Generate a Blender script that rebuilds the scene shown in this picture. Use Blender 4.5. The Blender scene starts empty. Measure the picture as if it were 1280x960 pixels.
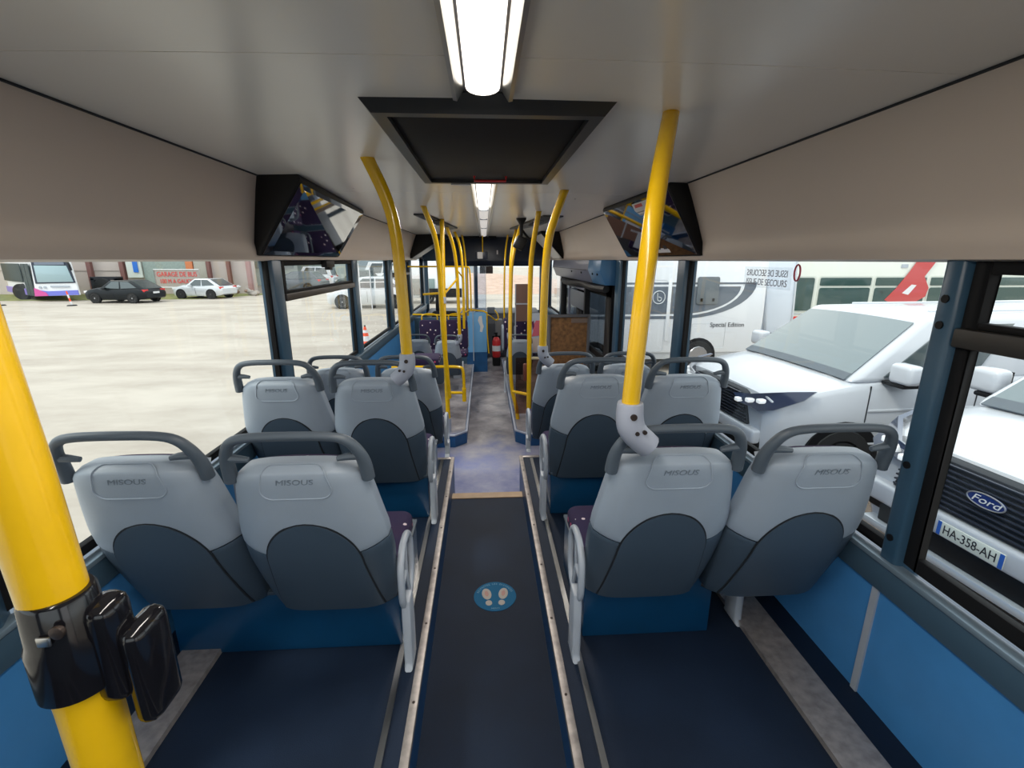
import bpy, bmesh, math, random
from mathutils import Vector, Matrix
random.seed(4)
sc = bpy.context.scene
DZ = 2.25            # yard level is z = 0; measurements below are relative to the eye height
PI = math.pi

# ---------------------------------------------------------------- camera
PITCH = math.atan(155/587.0); YAW = math.radians(3.30)
cam_d = bpy.data.cameras.new('camera'); cam = bpy.data.objects.new('camera', cam_d)
sc.collection.objects.link(cam); sc.camera = cam
cam.location = (0, 0, DZ); cam.rotation_euler = (PI/2-PITCH, 0, -YAW)
cam_d.sensor_width = 36; cam_d.lens = 587.0/1280*36; cam_d.clip_start = 0.02; cam_d.clip_end = 400

# ---------------------------------------------------------------- sky, sun, exposure
w = bpy.data.worlds.new('overcast_sky'); sc.world = w; w.use_nodes = True
nt = w.node_tree; nt.nodes.clear()
wo = nt.nodes.new('ShaderNodeOutputWorld'); bg = nt.nodes.new('ShaderNodeBackground')
tc = nt.nodes.new('ShaderNodeTexCoord'); nz = nt.nodes.new('ShaderNodeTexNoise'); nz.inputs['Scale'].default_value = 1.6; nz.inputs['Detail'].default_value = 4
rp = nt.nodes.new('ShaderNodeValToRGB')
rp.color_ramp.elements[0].position = .3; rp.color_ramp.elements[0].color = (.80, .87, .96, 1)
rp.color_ramp.elements[1].position = .7; rp.color_ramp.elements[1].color = (1, 1, 1, 1)
nt.links.new(tc.outputs['Generated'], nz.inputs['Vector']); nt.links.new(nz.outputs['Fac'], rp.inputs[0])
nt.links.new(rp.outputs[0], bg.inputs[0]); bg.inputs[1].default_value = 1.35
nt.links.new(bg.outputs[0], wo.inputs[0])
sd = bpy.data.lights.new('sun', 'SUN'); sd.energy = 1.3; sd.angle = math.radians(12); sd.color = (1, .95, .86)
sun = bpy.data.objects.new('sun', sd); sc.collection.objects.link(sun)
sun.rotation_euler = Vector((0.75, 0.35, -0.9)).to_track_quat('-Z', 'Y').to_euler()
sc.view_settings.view_transform = 'Standard'; sc.view_settings.look = 'None'
sc.view_settings.exposure = 0.5; sc.view_settings.gamma = 1; sc.view_settings.use_curve_mapping = False
sc.cycles.use_denoising = True; sc.cycles.transparent_max_bounces = 24; sc.cycles.max_bounces = 10
sc.cycles.diffuse_bounces = 6; sc.cycles.sample_clamp_indirect = 6; sc.cycles.caustics_reflective = False

# ---------------------------------------------------------------- materials
def pbr(name, col, rough=.5, metal=0., var=0., scale=8., bump=0., bscale=60., spec=.5, emit=None, es=0., coat=0.):
    m = bpy.data.materials.new(name); m.use_nodes = True; n = m.node_tree; b = n.nodes['Principled BSDF']
    b.inputs['Base Color'].default_value = (*col, 1); b.inputs['Roughness'].default_value = rough
    b.inputs['Metallic'].default_value = metal; b.inputs['Specular IOR Level'].default_value = spec
    b.inputs['Coat Weight'].default_value = coat
    t = n.nodes.new('ShaderNodeTexCoord')
    if var:
        z = n.nodes.new('ShaderNodeTexNoise'); z.inputs['Scale'].default_value = scale; z.inputs['Detail'].default_value = 6
        r = n.nodes.new('ShaderNodeValToRGB'); r.color_ramp.elements[0].position = .3; r.color_ramp.elements[1].position = .7
        r.color_ramp.elements[0].color = (*[max(0, c*(1-var)) for c in col], 1); r.color_ramp.elements[1].color = (*[min(1, c*(1+var)) for c in col], 1)
        n.links.new(t.outputs['Object'], z.inputs['Vector']); n.links.new(z.outputs['Fac'], r.inputs[0]); n.links.new(r.outputs[0], b.inputs['Base Color'])
    if bump:
        z2 = n.nodes.new('ShaderNodeTexNoise'); z2.inputs['Scale'].default_value = bscale; z2.inputs['Detail'].default_value = 3
        bp = n.nodes.new('ShaderNodeBump'); bp.inputs['Strength'].default_value = bump; bp.inputs['Distance'].default_value = .004
        n.links.new(t.outputs['Object'], z2.inputs['Vector']); n.links.new(z2.outputs['Fac'], bp.inputs['Height']); n.links.new(bp.outputs[0], b.inputs['Normal'])
    if emit: b.inputs['Emission Color'].default_value = (*emit, 1); b.inputs['Emission Strength'].default_value = es
    return m
def glass_mat(name, tint, refl=1.45):
    m = bpy.data.materials.new(name); m.use_nodes = True; n = m.node_tree; n.nodes.clear()
    o = n.nodes.new('ShaderNodeOutputMaterial'); mx = n.nodes.new('ShaderNodeMixShader')
    tr = n.nodes.new('ShaderNodeBsdfTransparent'); tr.inputs[0].default_value = (*tint, 1)
    gl = n.nodes.new('ShaderNodeBsdfGlossy'); gl.inputs['Roughness'].default_value = .02
    lw = n.nodes.new('ShaderNodeLayerWeight'); pw = n.nodes.new('ShaderNodeMath'); pw.operation = 'POWER'; pw.inputs[1].default_value = 5
    ma = n.nodes.new('ShaderNodeMath'); ma.operation = 'MULTIPLY_ADD'; ma.inputs[1].default_value = .45; ma.inputs[2].default_value = .02
    n.links.new(lw.outputs['Facing'], pw.inputs[0]); n.links.new(pw.outputs[0], ma.inputs[0]); n.links.new(ma.outputs[0], mx.inputs[0]); n.links.new(tr.outputs[0], mx.inputs[1]); n.links.new(gl.outputs[0], mx.inputs[2])
    n.links.new(mx.outputs[0], o.inputs[0]); return m
def fabric_mat():
    m = pbr('seat_fabric', (.03, .015, .05), .9); n = m.node_tree; b = n.nodes['Principled BSDF']
    t = n.nodes.new('ShaderNodeTexCoord'); v = n.nodes.new('ShaderNodeTexVoronoi'); v.inputs['Scale'].default_value = 17; v.inputs['Randomness'].default_value = .7
    lt = n.nodes.new('ShaderNodeMath'); lt.operation = 'LESS_THAN'; lt.inputs[1].default_value = .20
    cr = n.nodes.new('ShaderNodeValToRGB'); cr.color_ramp.interpolation = 'CONSTANT'
    cr.color_ramp.elements[0].color = (.75, .62, .66, 1); cr.color_ramp.elements[1].position = .5; cr.color_ramp.elements[1].color = (.45, .06, .16, 1)
    e = cr.color_ramp.elements.new(.68); e.color = (.8, .78, .8, 1)
    sep = n.nodes.new('ShaderNodeSeparateColor'); mix = n.nodes.new('ShaderNodeMix'); mix.data_type = 'RGBA'
    z = n.nodes.new('ShaderNodeTexNoise'); z.inputs['Scale'].default_value = 9
    rb = n.nodes.new('ShaderNodeValToRGB'); rb.color_ramp.elements[0].color = (.012, .012, .06, 1); rb.color_ramp.elements[1].color = (.032, .010, .045, 1)
    n.links.new(t.outputs['Object'], v.inputs['Vector']); n.links.new(v.outputs['Distance'], lt.inputs[0])
    n.links.new(v.outputs['Color'], sep.inputs[0]); n.links.new(sep.outputs[0], cr.inputs[0])
    n.links.new(t.outputs['Object'], z.inputs['Vector']); n.links.new(z.outputs['Fac'], rb.inputs[0])
    n.links.new(lt.outputs[0], mix.inputs[0]); n.links.new(rb.outputs[0], mix.inputs[6]); n.links.new(cr.outputs[0], mix.inputs[7])
    n.links.new(mix.outputs[2], b.inputs['Base Color']); return m
M = dict(
 shell=pbr('seat_plastic_light', (.31, .365, .435), .42, var=.04, scale=5, bump=.15, bscale=500),
 dark=pbr('seat_plastic_dark', (.052, .078, .110), .45, var=.06, scale=5, bump=.15, bscale=500),
 handle=pbr('handle_plastic', (.085, .108, .135), .42, bump=.15, bscale=500),
 groove=pbr('groove_dark', (.012, .015, .02), .7),
 frame=pbr('grey_painted_metal', (.40, .44, .50), .35, var=.05),
 bracket=pbr('bracket_light_grey', (.34, .37, .45), .42, var=.04),
 fabric=fabric_mat(),
 yellow=pbr('yellow_enamel', (.71, .43, .004), .24, var=.06, scale=14, coat=.3),
 black=pbr('black_plastic', (.007, .007, .008), .5, spec=.25),
 blackg=pbr('black_gloss', (.006, .006, .008), .12),
 rubber=pbr('black_rubber', (.008, .008, .009), .7, spec=.2),
 cove=pbr('beige_cove_panel', (.60, .51, .44), .42, var=.02, scale=2),
 ceil=pbr('ceiling_laminate', (.90, .865, .80), .24, var=.02, scale=2),
 chrome=pbr('brushed_aluminium', (.55, .54, .52), .3, 1.),
 strip=pbr('aluminium_nosing', (.42, .38, .36), .45, .6, var=.25, scale=30),
 tube=pbr('light_diffuser', (.8, .78, .72), .4, emit=(1, .93, .82), es=2.2),
 tubedim=pbr('light_diffuser_dim', (.55, .55, .56), .3, emit=(1, .95, .9), es=.35),  # faint glow added to the grey diffusers after the first
 pillar=pbr('pillar_blue_grey', (.035, .085, .14), .3, var=.04),
 silledge=pbr('sill_edge_silver_blue', (.20, .27, .33), .3, .3),
 trimb=pbr('sill_blue_grey', (.05, .095, .14), .35),
 bluep=pbr('blue_side_panel', (.06, .25, .56), .4, var=.05),
 bluer=pbr('blue_riser', (.008, .07, .20), .38, var=.12),
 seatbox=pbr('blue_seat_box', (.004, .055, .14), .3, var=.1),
 vinyl=pbr('dark_vinyl_floor', (.008, .017, .038), .62, spec=.25, var=.25, scale=3, bump=.3, bscale=300),
 partb=pbr('light_blue_partition', (.16, .42, .75), .4),
 brown=glass_mat('brown_tinted_glass', (.72, .57, .50)),
 glass=glass_mat('window_glass', (.955, .985, .975)),
 vglass=pbr('vehicle_glass', (.05, .07, .075), .06, spec=.9, coat=.4),
 vglass2=pbr('windscreen_glass', (.15, .19, .20), .06, spec=.7, coat=.5),
 vanw=pbr('pale_silver_paint', (.56, .58, .62), .25, coat=.5),
 white=pbr('white_paint', (.80, .82, .85), .25, coat=.5),
 silver=pbr('silver_paint', (.62, .65, .68), .28, .25, coat=.5),
 ctyre=pbr('tyre_rubber', (.015, .015, .016), .8),
 hub=pbr('wheel_alloy', (.5, .5, .52), .3, .8),
 red=pbr('red_paint', (.62, .03, .03), .3),
 orange=pbr('cone_orange', (.9, .10, .03), .5),
 cork=pbr('cork_board', (.21, .10, .035), .7, var=.45, scale=22),
 paper=pbr('paper_white', (.72, .72, .74), .6),
 ink=pbr('black_ink', (.02, .02, .025), .6),
 navy=pbr('navy_plastic', (.022, .03, .055), .35),
 grayp=pbr('grey_header_panel', (.13, .14, .19), .4, var=.06),
 blueh=pbr('blue_header_panel', (.05, .16, .32), .35),
 mirror=pbr('dark_mirror', (.25, .25, .27), .03, 1.),
 screw=pbr('screw_head', (.06, .045, .04), .4, .7),
)
def floor_mat():
    m = pbr('worn_blue_vinyl', (.1, .1, .2), .33, bump=.25, bscale=250); n = m.node_tree; b = n.nodes['Principled BSDF']
    t = n.nodes.new('ShaderNodeTexCoord'); z = n.nodes.new('ShaderNodeTexNoise'); z.inputs['Scale'].default_value = 3.2; z.inputs['Detail'].default_value = 9; z.inputs['Roughness'].default_value = .65
    r = n.nodes.new('ShaderNodeValToRGB'); r.color_ramp.elements[0].position = .35; r.color_ramp.elements[1].position = .68
    r.color_ramp.elements[0].color = (.15, .18, .38, 1); r.color_ramp.elements[1].color = (.36, .37, .50, 1)
    n.links.new(t.outputs['Object'], z.inputs['Vector']); n.links.new(z.outputs['Fac'], r.inputs[0])
    sx = n.nodes.new('ShaderNodeSeparateXYZ'); mr = n.nodes.new('ShaderNodeMapRange'); mr.inputs[1].default_value = -2.6; mr.inputs[2].default_value = -1.7; ad = n.nodes.new('ShaderNodeMath'); ad.operation = 'ADD'
    zz = n.nodes.new('ShaderNodeMath'); zz.operation = 'MULTIPLY_ADD'; zz.inputs[1].default_value = 2.0; zz.inputs[2].default_value = -1.0
    n.links.new(t.outputs['Object'], sx.inputs[0]); n.links.new(z.outputs['Fac'], zz.inputs[0]); n.links.new(sx.outputs[1], ad.inputs[0]); n.links.new(zz.outputs[0], ad.inputs[1]); n.links.new(ad.outputs[0], mr.inputs[0])
    r2 = n.nodes.new('ShaderNodeValToRGB'); r2.color_ramp.elements[0].position = .35; r2.color_ramp.elements[1].position = .68
    r2.color_ramp.elements[0].color = (.075, .07, .085, 1); r2.color_ramp.elements[1].color = (.34, .32, .34, 1); n.links.new(z.outputs['Fac'], r2.inputs[0])
    mx = n.nodes.new('ShaderNodeMix'); mx.data_type = 'RGBA'; n.links.new(mr.outputs[0], mx.inputs[0]); n.links.new(r.outputs[0], mx.inputs[6]); n.links.new(r2.outputs[0], mx.inputs[7])
    n.links.new(mx.outputs[2], b.inputs['Base Color']); return m
M['floor'] = floor_mat()
def ground_mat(name, a, b_, scale, bump):
    m = pbr(name, a, .9, bump=bump, bscale=18); n = m.node_tree; b = n.nodes['Principled BSDF']
    t = n.nodes.new('ShaderNodeTexCoord'); z = n.nodes.new('ShaderNodeTexNoise'); z.inputs['Scale'].default_value = scale; z.inputs['Detail'].default_value = 10; z.inputs['Roughness'].default_value = .7
    mp = n.nodes.new('ShaderNodeMapping'); mp.inputs['Scale'].default_value = (1, 2.2, 1)
    r = n.nodes.new('ShaderNodeValToRGB'); r.color_ramp.elements[0].position = .32; r.color_ramp.elements[1].position = .62
    r.color_ramp.elements[0].color = (*b_, 1); r.color_ramp.elements[1].color = (*a, 1)
    n.links.new(t.outputs['Object'], mp.inputs[0]); n.links.new(mp.outputs[0], z.inputs['Vector']); n.links.new(z.outputs['Fac'], r.inputs[0]); n.links.new(r.outputs[0], b.inputs['Base Color']); return m
M['yard'] = ground_mat('pale_concrete_yard', (.50, .445, .38), (.35, .30, .25), .30, .4)
M['gravel'] = ground_mat('brown_gravel', (.36, .28, .22), (.11, .08, .06), 22, 1.)
M['dirt'] = ground_mat('pink_dirt', (.58, .42, .34), (.42, .29, .22), 1.5, .6)
M['wall1'] = pbr('pinkish_render', (.52, .45, .42), .8, var=.06, scale=.6)
M['wall2'] = pbr('pale_green_white_cladding', (.66, .74, .70), .6, var=.04, scale=.6)
M['shutter'] = pbr('grey_green_shutter', (.28, .34, .32), .6, var=.1)
M['col'] = pbr('brown_steel_column', (.20, .09, .08), .6)
M['grass'] = pbr('verge_grass', (.19, .20, .07), .9, var=.4, scale=3)

# ---------------------------------------------------------------- mesh helpers
ROOT = {}
class MB:
    def __init__(s): s.v = []; s.f = []
    def add(s, vs, fs):
        k = len(s.v); s.v += [Vector(q) for q in vs]; s.f += [[k+i for i in f] for f in fs]; return s
    def box(s, x0, x1, y0, y1, z0, z1, rot=None, piv=None):
        vs = [Vector((x, y, z)) for z in (z0, z1) for y in (y0, y1) for x in (x0, x1)]
        if rot is not None:
            c = Vector(piv) if piv else Vector(((x0+x1)/2, (y0+y1)/2, (z0+z1)/2)); vs = [c+rot @ (q-c) for q in vs]
        return s.add(vs, [[0,2,3,1],[4,5,7,6],[0,1,5,4],[2,6,7,3],[0,4,6,2],[1,3,7,5]])
    def prism(s, pts, axis, a, b):
        n = len(pts)
        def P(p, t):
            return {'x': (t, p[0], p[1]), 'y': (p[0], t, p[1]), 'z': (p[0], p[1], t)}[axis]
        return s.add([P(p, a) for p in pts]+[P(p, b) for p in pts], [list(range(n))[::-1], list(range(n, 2*n))]+[[i, (i+1) % n, n+(i+1) % n, n+i] for i in range(n)])
    def tube(s, pts, r, n=12, closed=False, cap=True, rb=None):
        pts = [Vector(p) for p in pts]; m = len(pts); k = len(s.v); up = None; rb = rb or r
        for i, p in enumerate(pts):
            if closed: t = pts[(i+1) % m]-pts[i-1]
            else: t = pts[min(i+1, m-1)]-pts[max(i-1, 0)]
            t.normalize()
            if up is None:
                up = Vector((0, 0, 1)) if abs(t.z) < .9 else Vector((0, 1, 0))
            a = (up-t*up.dot(t)).normalized(); up = a; b = t.cross(a)
            rr = r[i] if isinstance(r, (list, tuple)) else r
            r2 = rr if rb is r else (rb if not isinstance(rb, (list, tuple)) else rb[i])
            for j in range(n):
                q = 2*PI*j/n; s.v.append(p+a*math.cos(q)*rr+b*math.sin(q)*r2)
        for i in range(m if closed else m-1):
            for j in range(n):
                a0 = k+i*n; b0 = k+((i+1) % m)*n
                s.f.append([a0+j, a0+(j+1) % n, b0+(j+1) % n, b0+j])
        if cap and not closed: s.f.append([k+j for j in range(n)][::-1]); s.f.append([k+(m-1)*n+j for j in range(n)])
        return s
    def lathe(s, prof, c, axis='z', n=20):
        k = len(s.v); c = Vector(c)
        for (r, h) in prof:
            for j in range(n):
                q = 2*PI*j/n; a, b = r*math.cos(q), r*math.sin(q)
                s.v.append(c+Vector({'z': (a, b, h), 'x': (h, a, b), 'y': (b, h, a)}[axis]))
        for i in range(len(prof)-1):
            for j in range(n): s.f.append([k+i*n+j, k+i*n+(j+1) % n, k+(i+1)*n+(j+1) % n, k+(i+1)*n+j])
        s.f.append([k+j for j in range(n)][::-1]); s.f.append([k+(len(prof)-1)*n+j for j in range(n)]); return s
    def grid(s, fn, us, vs, flip=False):
        k = len(s.v)
        for v in vs:
            for u in us: s.v.append(Vector(fn(u, v)))
        nu = len(us)
        for i in range(len(vs)-1):
            for j in range(nu-1):
                f = [k+i*nu+j, k+i*nu+j+1, k+(i+1)*nu+j+1, k+(i+1)*nu+j]; s.f.append(f[::-1] if flip else f)
        return s
def mesh_of(mb, name, bevel=0., seg=2, ang=40, sub=0, solid=0., shift=None):
    bm = bmesh.new(); vs = [bm.verts.new(q) for q in mb.v]
    for f in mb.f:
        try: bm.faces.new([vs[i] for i in f])
        except ValueError: pass
    bmesh.ops.remove_doubles(bm, verts=bm.verts, dist=1e-5)
    bmesh.ops.recalc_face_normals(bm, faces=bm.faces)
    if solid: bmesh.ops.solidify(bm, geom=bm.faces[:], thickness=solid)
    if bevel:
        es = [e for e in bm.edges if len(e.link_faces) == 2 and e.calc_face_angle(0) > math.radians(30)]
        bmesh.ops.bevel(bm, geom=es, offset=bevel, segments=seg, affect='EDGES', profile=.5, clamp_overlap=True)
    if shift is not None: bmesh.ops.translate(bm, verts=bm.verts, vec=shift)
    for f in bm.faces: f.smooth = True
    for e in bm.edges: e.smooth = not (len(e.link_faces) == 2 and e.calc_face_angle(0) > math.radians(ang))
    me = bpy.data.meshes.new(name); bm.to_mesh(me); bm.free(); return me
def setp(o, label=None, cat=None, group=None, kind=None):
    if label: o['label'] = label
    if cat: o['category'] = cat
    if group: o['group'] = group
    if kind: o['kind'] = kind
    return o
def thing(name, loc, label, cat, group=None, rz=0, kind=None, scale=1):
    """Empty at the base of a thing; loc is in eye-relative coordinates."""
    o = bpy.data.objects.new(name, None); sc.collection.objects.link(o); o.empty_display_size = .1
    o.location = (loc[0], loc[1], loc[2]+DZ); o.rotation_euler = (0, 0, rz); o.scale = (scale,)*3
    ROOT[o.name] = Vector(loc); return setp(o, label, cat, group, kind)
def put(name, mb, mat, parent=None, local=False, label=None, cat=None, group=None, kind=None, **kw):
    """Link one mesh. World (eye-relative) coordinates unless local."""
    if parent is not None:
        me = mesh_of(mb, name, **kw) if local else mesh_of(mb, name, shift=-ROOT[parent.name], **kw)
        o = bpy.data.objects.new(name, me); o.parent = parent; ROOT[o.name] = ROOT[parent.name]
    else:
        xs = [v.x for v in mb.v]; ys = [v.y for v in mb.v]; zs = [v.z for v in mb.v]
        c = Vector(((min(xs)+max(xs))/2, (min(ys)+max(ys))/2, min(zs)))
        me = mesh_of(mb, name, shift=-c, **kw); o = bpy.data.objects.new(name, me)
        o.location = c+Vector((0, 0, DZ)); ROOT[o.name] = c
    me.materials.append(mat); sc.collection.objects.link(o)
    return setp(o, label, cat, group, kind)
def share(name, me, parent, loc=(0, 0, 0), rot=(0, 0, 0), scale=(1, 1, 1), **kw):
    o = bpy.data.objects.new(name, me); o.parent = parent; o.location = loc; o.rotation_euler = rot; o.scale = scale
    sc.collection.objects.link(o); ROOT[o.name] = ROOT.get(parent.name, Vector((0, 0, 0))); return setp(o, **kw)
def text(name, body, size, mat, parent, loc, rot, ext=.001, sx=1., local=False, align='CENTER', shear=0.):
    cu = bpy.data.curves.new('t', 'FONT'); cu.body = body; cu.size = size; cu.extrude = ext; cu.align_x = align; cu.align_y = 'CENTER'; cu.shear = shear
    to = bpy.data.objects.new('t', cu); sc.collection.objects.link(to)
    dg = bpy.context.evaluated_depsgraph_get(); me = bpy.data.meshes.new_from_object(to.evaluated_get(dg))
    bpy.data.objects.remove(to); me.materials.clear(); me.materials.append(mat)
    o = bpy.data.objects.new(name, me); sc.collection.objects.link(o); o.parent = parent
    o.location = Vector(loc) if local else Vector(loc)-ROOT[parent.name]
    o.rotation_euler = rot; o.scale = (sx, 1, 1); return o
def arc(cx, cy, r, a0, a1, n=6):
    return [(cx+r*math.cos(math.radians(a0+(a1-a0)*i/n)), cy+r*math.sin(math.radians(a0+(a1-a0)*i/n))) for i in range(n+1)]
def rrect(x0, x1, y0, y1, r, n=5):
    return arc(x1-r, y1-r, r, 0, 90, n)+arc(x0+r, y1-r, r, 90, 180, n)+arc(x0+r, y0+r, r, 180, 270, n)+arc(x1-r, y0+r, r, 270, 360, n)
def smooth(pts, k=3):
    pts = [Vector(p) for p in pts]
    for _ in range(k):
        q = [pts[0]]
        for a, b in zip(pts, pts[1:]): q += [a*.75+b*.25, a*.25+b*.75]
        q.append(pts[-1]); pts = q
    return pts
def lerp(tab, t):
    for (a, va), (b, vb) in zip(tab, tab[1:]):
        if t <= b: return va+(vb-va)*(t-a)/(b-a)
    return tab[-1][1]

# ================================================================ THE BUS SHELL
XW = 1.27; SILL = -.885; CZ = .40; Y0 = -1.6; Y1 = 10.2; PLAT = -1.42; AIS = -1.60; LOW = -1.90; BOX = -1.77
# --- floors
put('floor', MB().box(-.245, .245, Y0, 3.0, AIS-.05, AIS), M['vinyl'], kind='structure')
put('floor', MB().box(-1.25, 1.25, 3.0, Y1, LOW-.05, LOW), M['floor'], kind='structure')
put('trim_1', MB().box(-.245, .245, 2.955, 3.03, AIS-.004, AIS+.006), pbr('beige_step_edge', (.45, .31, .19), .5, var=.15), kind='structure', label='beige step edging across the aisle')
put('trim_2', MB().box(-.245, .245, 3.0, 3.02, LOW, AIS-.004), M['bluer'], kind='structure')
for s, nm in ((-1, 'left'), (1, 'right')):
    pf = thing('platform', (s*.75, 0, LOW), None, None, kind='structure')
    put('platform_deck', MB().box(*sorted((s*.262, s*1.25)), Y0, 3.25, LOW-.04, PLAT), M['vinyl'], pf, bevel=.003)
    put('platform_riser', MB().box(*sorted((s*.245, s*.262)), Y0, 3.25, LOW-.04, PLAT-.002), M['bluer'], pf)
    put('edge_strip', MB().box(*sorted((s*.240, s*.268)), Y0, 3.255, PLAT-.02, PLAT+.005).box(*sorted((s*.262, s*.44)), 3.225, 3.255, PLAT-.02, PLAT+.005), M['strip'], pf, bevel=.002)
    me = mesh_of(MB().lathe([(.005, 0), (.005, .002)], (0, 0, 0), n=8), 'screw_head'); me.materials.append(M['screw'])
    for k in range(7): share('screw', me, pf, (s*.254-s*.75, .9+.35*k, PLAT+.0045-LOW))
    put('seat_rail', MB().box(*sorted((s*.318, s*.338)), .6, 3.2, PLAT, PLAT+.008), M['chrome'], pf)
    put('seat_rail', MB().box(*sorted((s*1.0, s*1.14)), .6, 3.2, PLAT, PLAT+.02), M['strip'], pf)
    # low step deck in front (wheel boxes), chamfered nose with aluminium edge
    bx = .20 if s < 0 else .185; ax = .21 if s < 0 else .31
    o = [(s*1.25, 4.62), (s*(ax+.12), 4.62), (s*ax, 4.74), (s*ax, 8.6), (s*1.25, 8.6)]
    wb = thing('step_box', (s*.75, 6.6, LOW), None, None, kind='structure')
    put('step_deck', MB().prism(o, 'z', LOW, BOX), M['bluer'], wb)
    put('step_top', MB().prism([(p[0]-s*.0 if abs(p[0]) > 1 else p[0]+s*.02, p[1]+(.02 if p[1] < 5 else 0)) for p in o], 'z', BOX, BOX+.006), M['floor'], wb)
    put('edge_strip', MB().tube([(s*1.2, 4.625, BOX), (s*(ax+.12), 4.625, BOX), (s*(ax+.003), 4.745, BOX), (s*(ax+.003), 8.6, BOX)], .013, 8), M['bracket'], wb)
# --- side walls
def side(s, nm, bays, doorbay):
    wl = put('wall_'+nm, MB().box(*sorted((s*1.245, s*1.30)), Y0, 4.45 if doorbay else Y1, LOW-.1, SILL-.09).box(*sorted((s*1.245, s*1.30)), 7.6, Y1, LOW-.1, SILL-.09) if doorbay else MB().box(*sorted((s*1.245, s*1.30)), Y0, Y1, LOW-.1, SILL-.09), M['bluep'], kind='structure')
    segs = [(Y0, 4.45), (7.6, Y1)] if doorbay else [(Y0, Y1)]
    for a, b in segs:
        put('window_sill', MB().box(*sorted((s*1.225, s*1.30)), a, b, SILL-.125, SILL-.03), M['trimb'], wl, bevel=.008)
        put('sill_edge', MB().box(*sorted((s*1.215, s*1.255)), a, b, SILL-.03, SILL-.012), M['silledge'], wl, bevel=.004)
    mb = MB()
    y = .25
    while y < 4.4: mb.box(*sorted((s*1.238, s*1.247)), y-.012, y+.012, PLAT, SILL-.12); y += .97
    put('panel_joint', mb, M['frame'], wl)
    # outer skin above the windows
    put('roof_edge', MB().box(*sorted((s*1.275, s*1.33)), Y0, Y1, .02, .55), M['white'], wl)
side(-1, 'left', None, False); side(1, 'right', None, True)
# --- coves (curved panels between window head and ceiling)
def cove_pt(t):
    a = [(1.262, .006), (1.222, .012), (1.212, .04), (1.205, .10), (1.165, .20), (1.118, .31), (1.078, .395)]
    i = min(int(t*6), 5); f = t*6-i; return (a[i][0]*(1-f)+a[i+1][0]*f, a[i][1]*(1-f)+a[i+1][1]*f)
for s, nm in ((-1, 'left'), (1, 'right')):
    cv = thing('ceiling', (s*1.2, 3.5, 0), None, None, kind='structure')
    for a, b in ((Y0, 3.3), (3.303, 6.1), (6.103, 8.9)):
        put('cove_panel', MB().grid(lambda u, v: (s*cove_pt(v)[0], u, cove_pt(v)[1]), [a, b], [i/18 for i in range(19)]), M['cove'], cv, solid=.012)
    put('cove_seam', MB().box(*sorted((s*1.062, s*1.085)), Y0, 8.9, .385, .41), M['groove'], cv)
# --- ceiling panels
ceil = thing('ceiling', (0, 3.5, CZ), None, None, kind='structure')
def cz(x): return CZ+.012*(1-(x/1.06)**2)
for a, b in ((Y0, 1.1), (1.103, 3.10), (3.104, 5.9), (5.904, 8.9)):
    for s in (-1, 1):
        us = [s*(.07+.992*i/10) for i in range(11)]
        put('ceiling_panel', MB().grid(lambda u, v: (u, v, cz(u)), us, [a, b]), M['ceil'], ceil, solid=.01)
put('roof_core', MB().box(-1.3, 1.3, Y0, Y1, .46, .56), M['white'], ceil)
me = mesh_of(MB().lathe([(.006, 0), (.007, .003)], (0, 0, 0), n=8), 'screw_head'); me.materials.append(M['screw'])
for x, y in ((-.74, 2.93), (-.66, 3.25), (.62, 3.35), (.95, 4.3), (.83, 4.7), (.80, 5.2)):
    share('screw', me, ceil, (x, y-3.5, -.004))
# rear wall behind the camera with its own window
rw = put('wall_back', MB().box(-1.3, 1.3, Y0-.06, Y0, LOW, -.6).box(-1.3, -.95, Y0-.06, Y0, -.6, .5).box(.95, 1.3, Y0-.06, Y0, -.6, .5).box(-.95, .95, Y0-.06, Y0, 0.1, .5), M['trimb'], kind='structure')
put('pane', MB().box(-.95, .95, Y0-.04, Y0-.035, -.6, .1), M['glass'], rw)
# --- pillars
def pillar(s, y0, y1, x_in=1.228, top=.02, screws=()):
    p = put('trim_3', MB().prism([(s*1.30, y0), (s*x_in, y0+.02), (s*x_in, y1-.25*(y1-y0)), (s*(x_in+.02), y1-.1*(y1-y0)), (s*1.26, y1), (s*1.30, y1)], 'z', SILL-.05, top), M['pillar'], kind='structure', bevel=.008)
    for z in screws:
        put('screw_cap', MB().lathe([(.011, 0), (.011, s*-.004)], (s*x_in, y0+.05, z), 'x', 10), M['black'], p)
    return p
LP = [(.90, 1.12), (2.87, 3.06), (4.62, 4.84), (6.32, 6.60), (8.05, 8.35), (9.8, 10.1)]
RP = [(1.15, 1.245), (2.88, 3.05), (4.30, 4.50), (7.55, 7.8), (9.2, 9.4)]
for i, (a, b) in enumerate(LP): pillar(-1, a, b)
for i, (a, b) in enumerate(RP): pillar(1, a, b, screws=((-.10, -.17, -.58, -.82) if i == 0 else ()))
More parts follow.
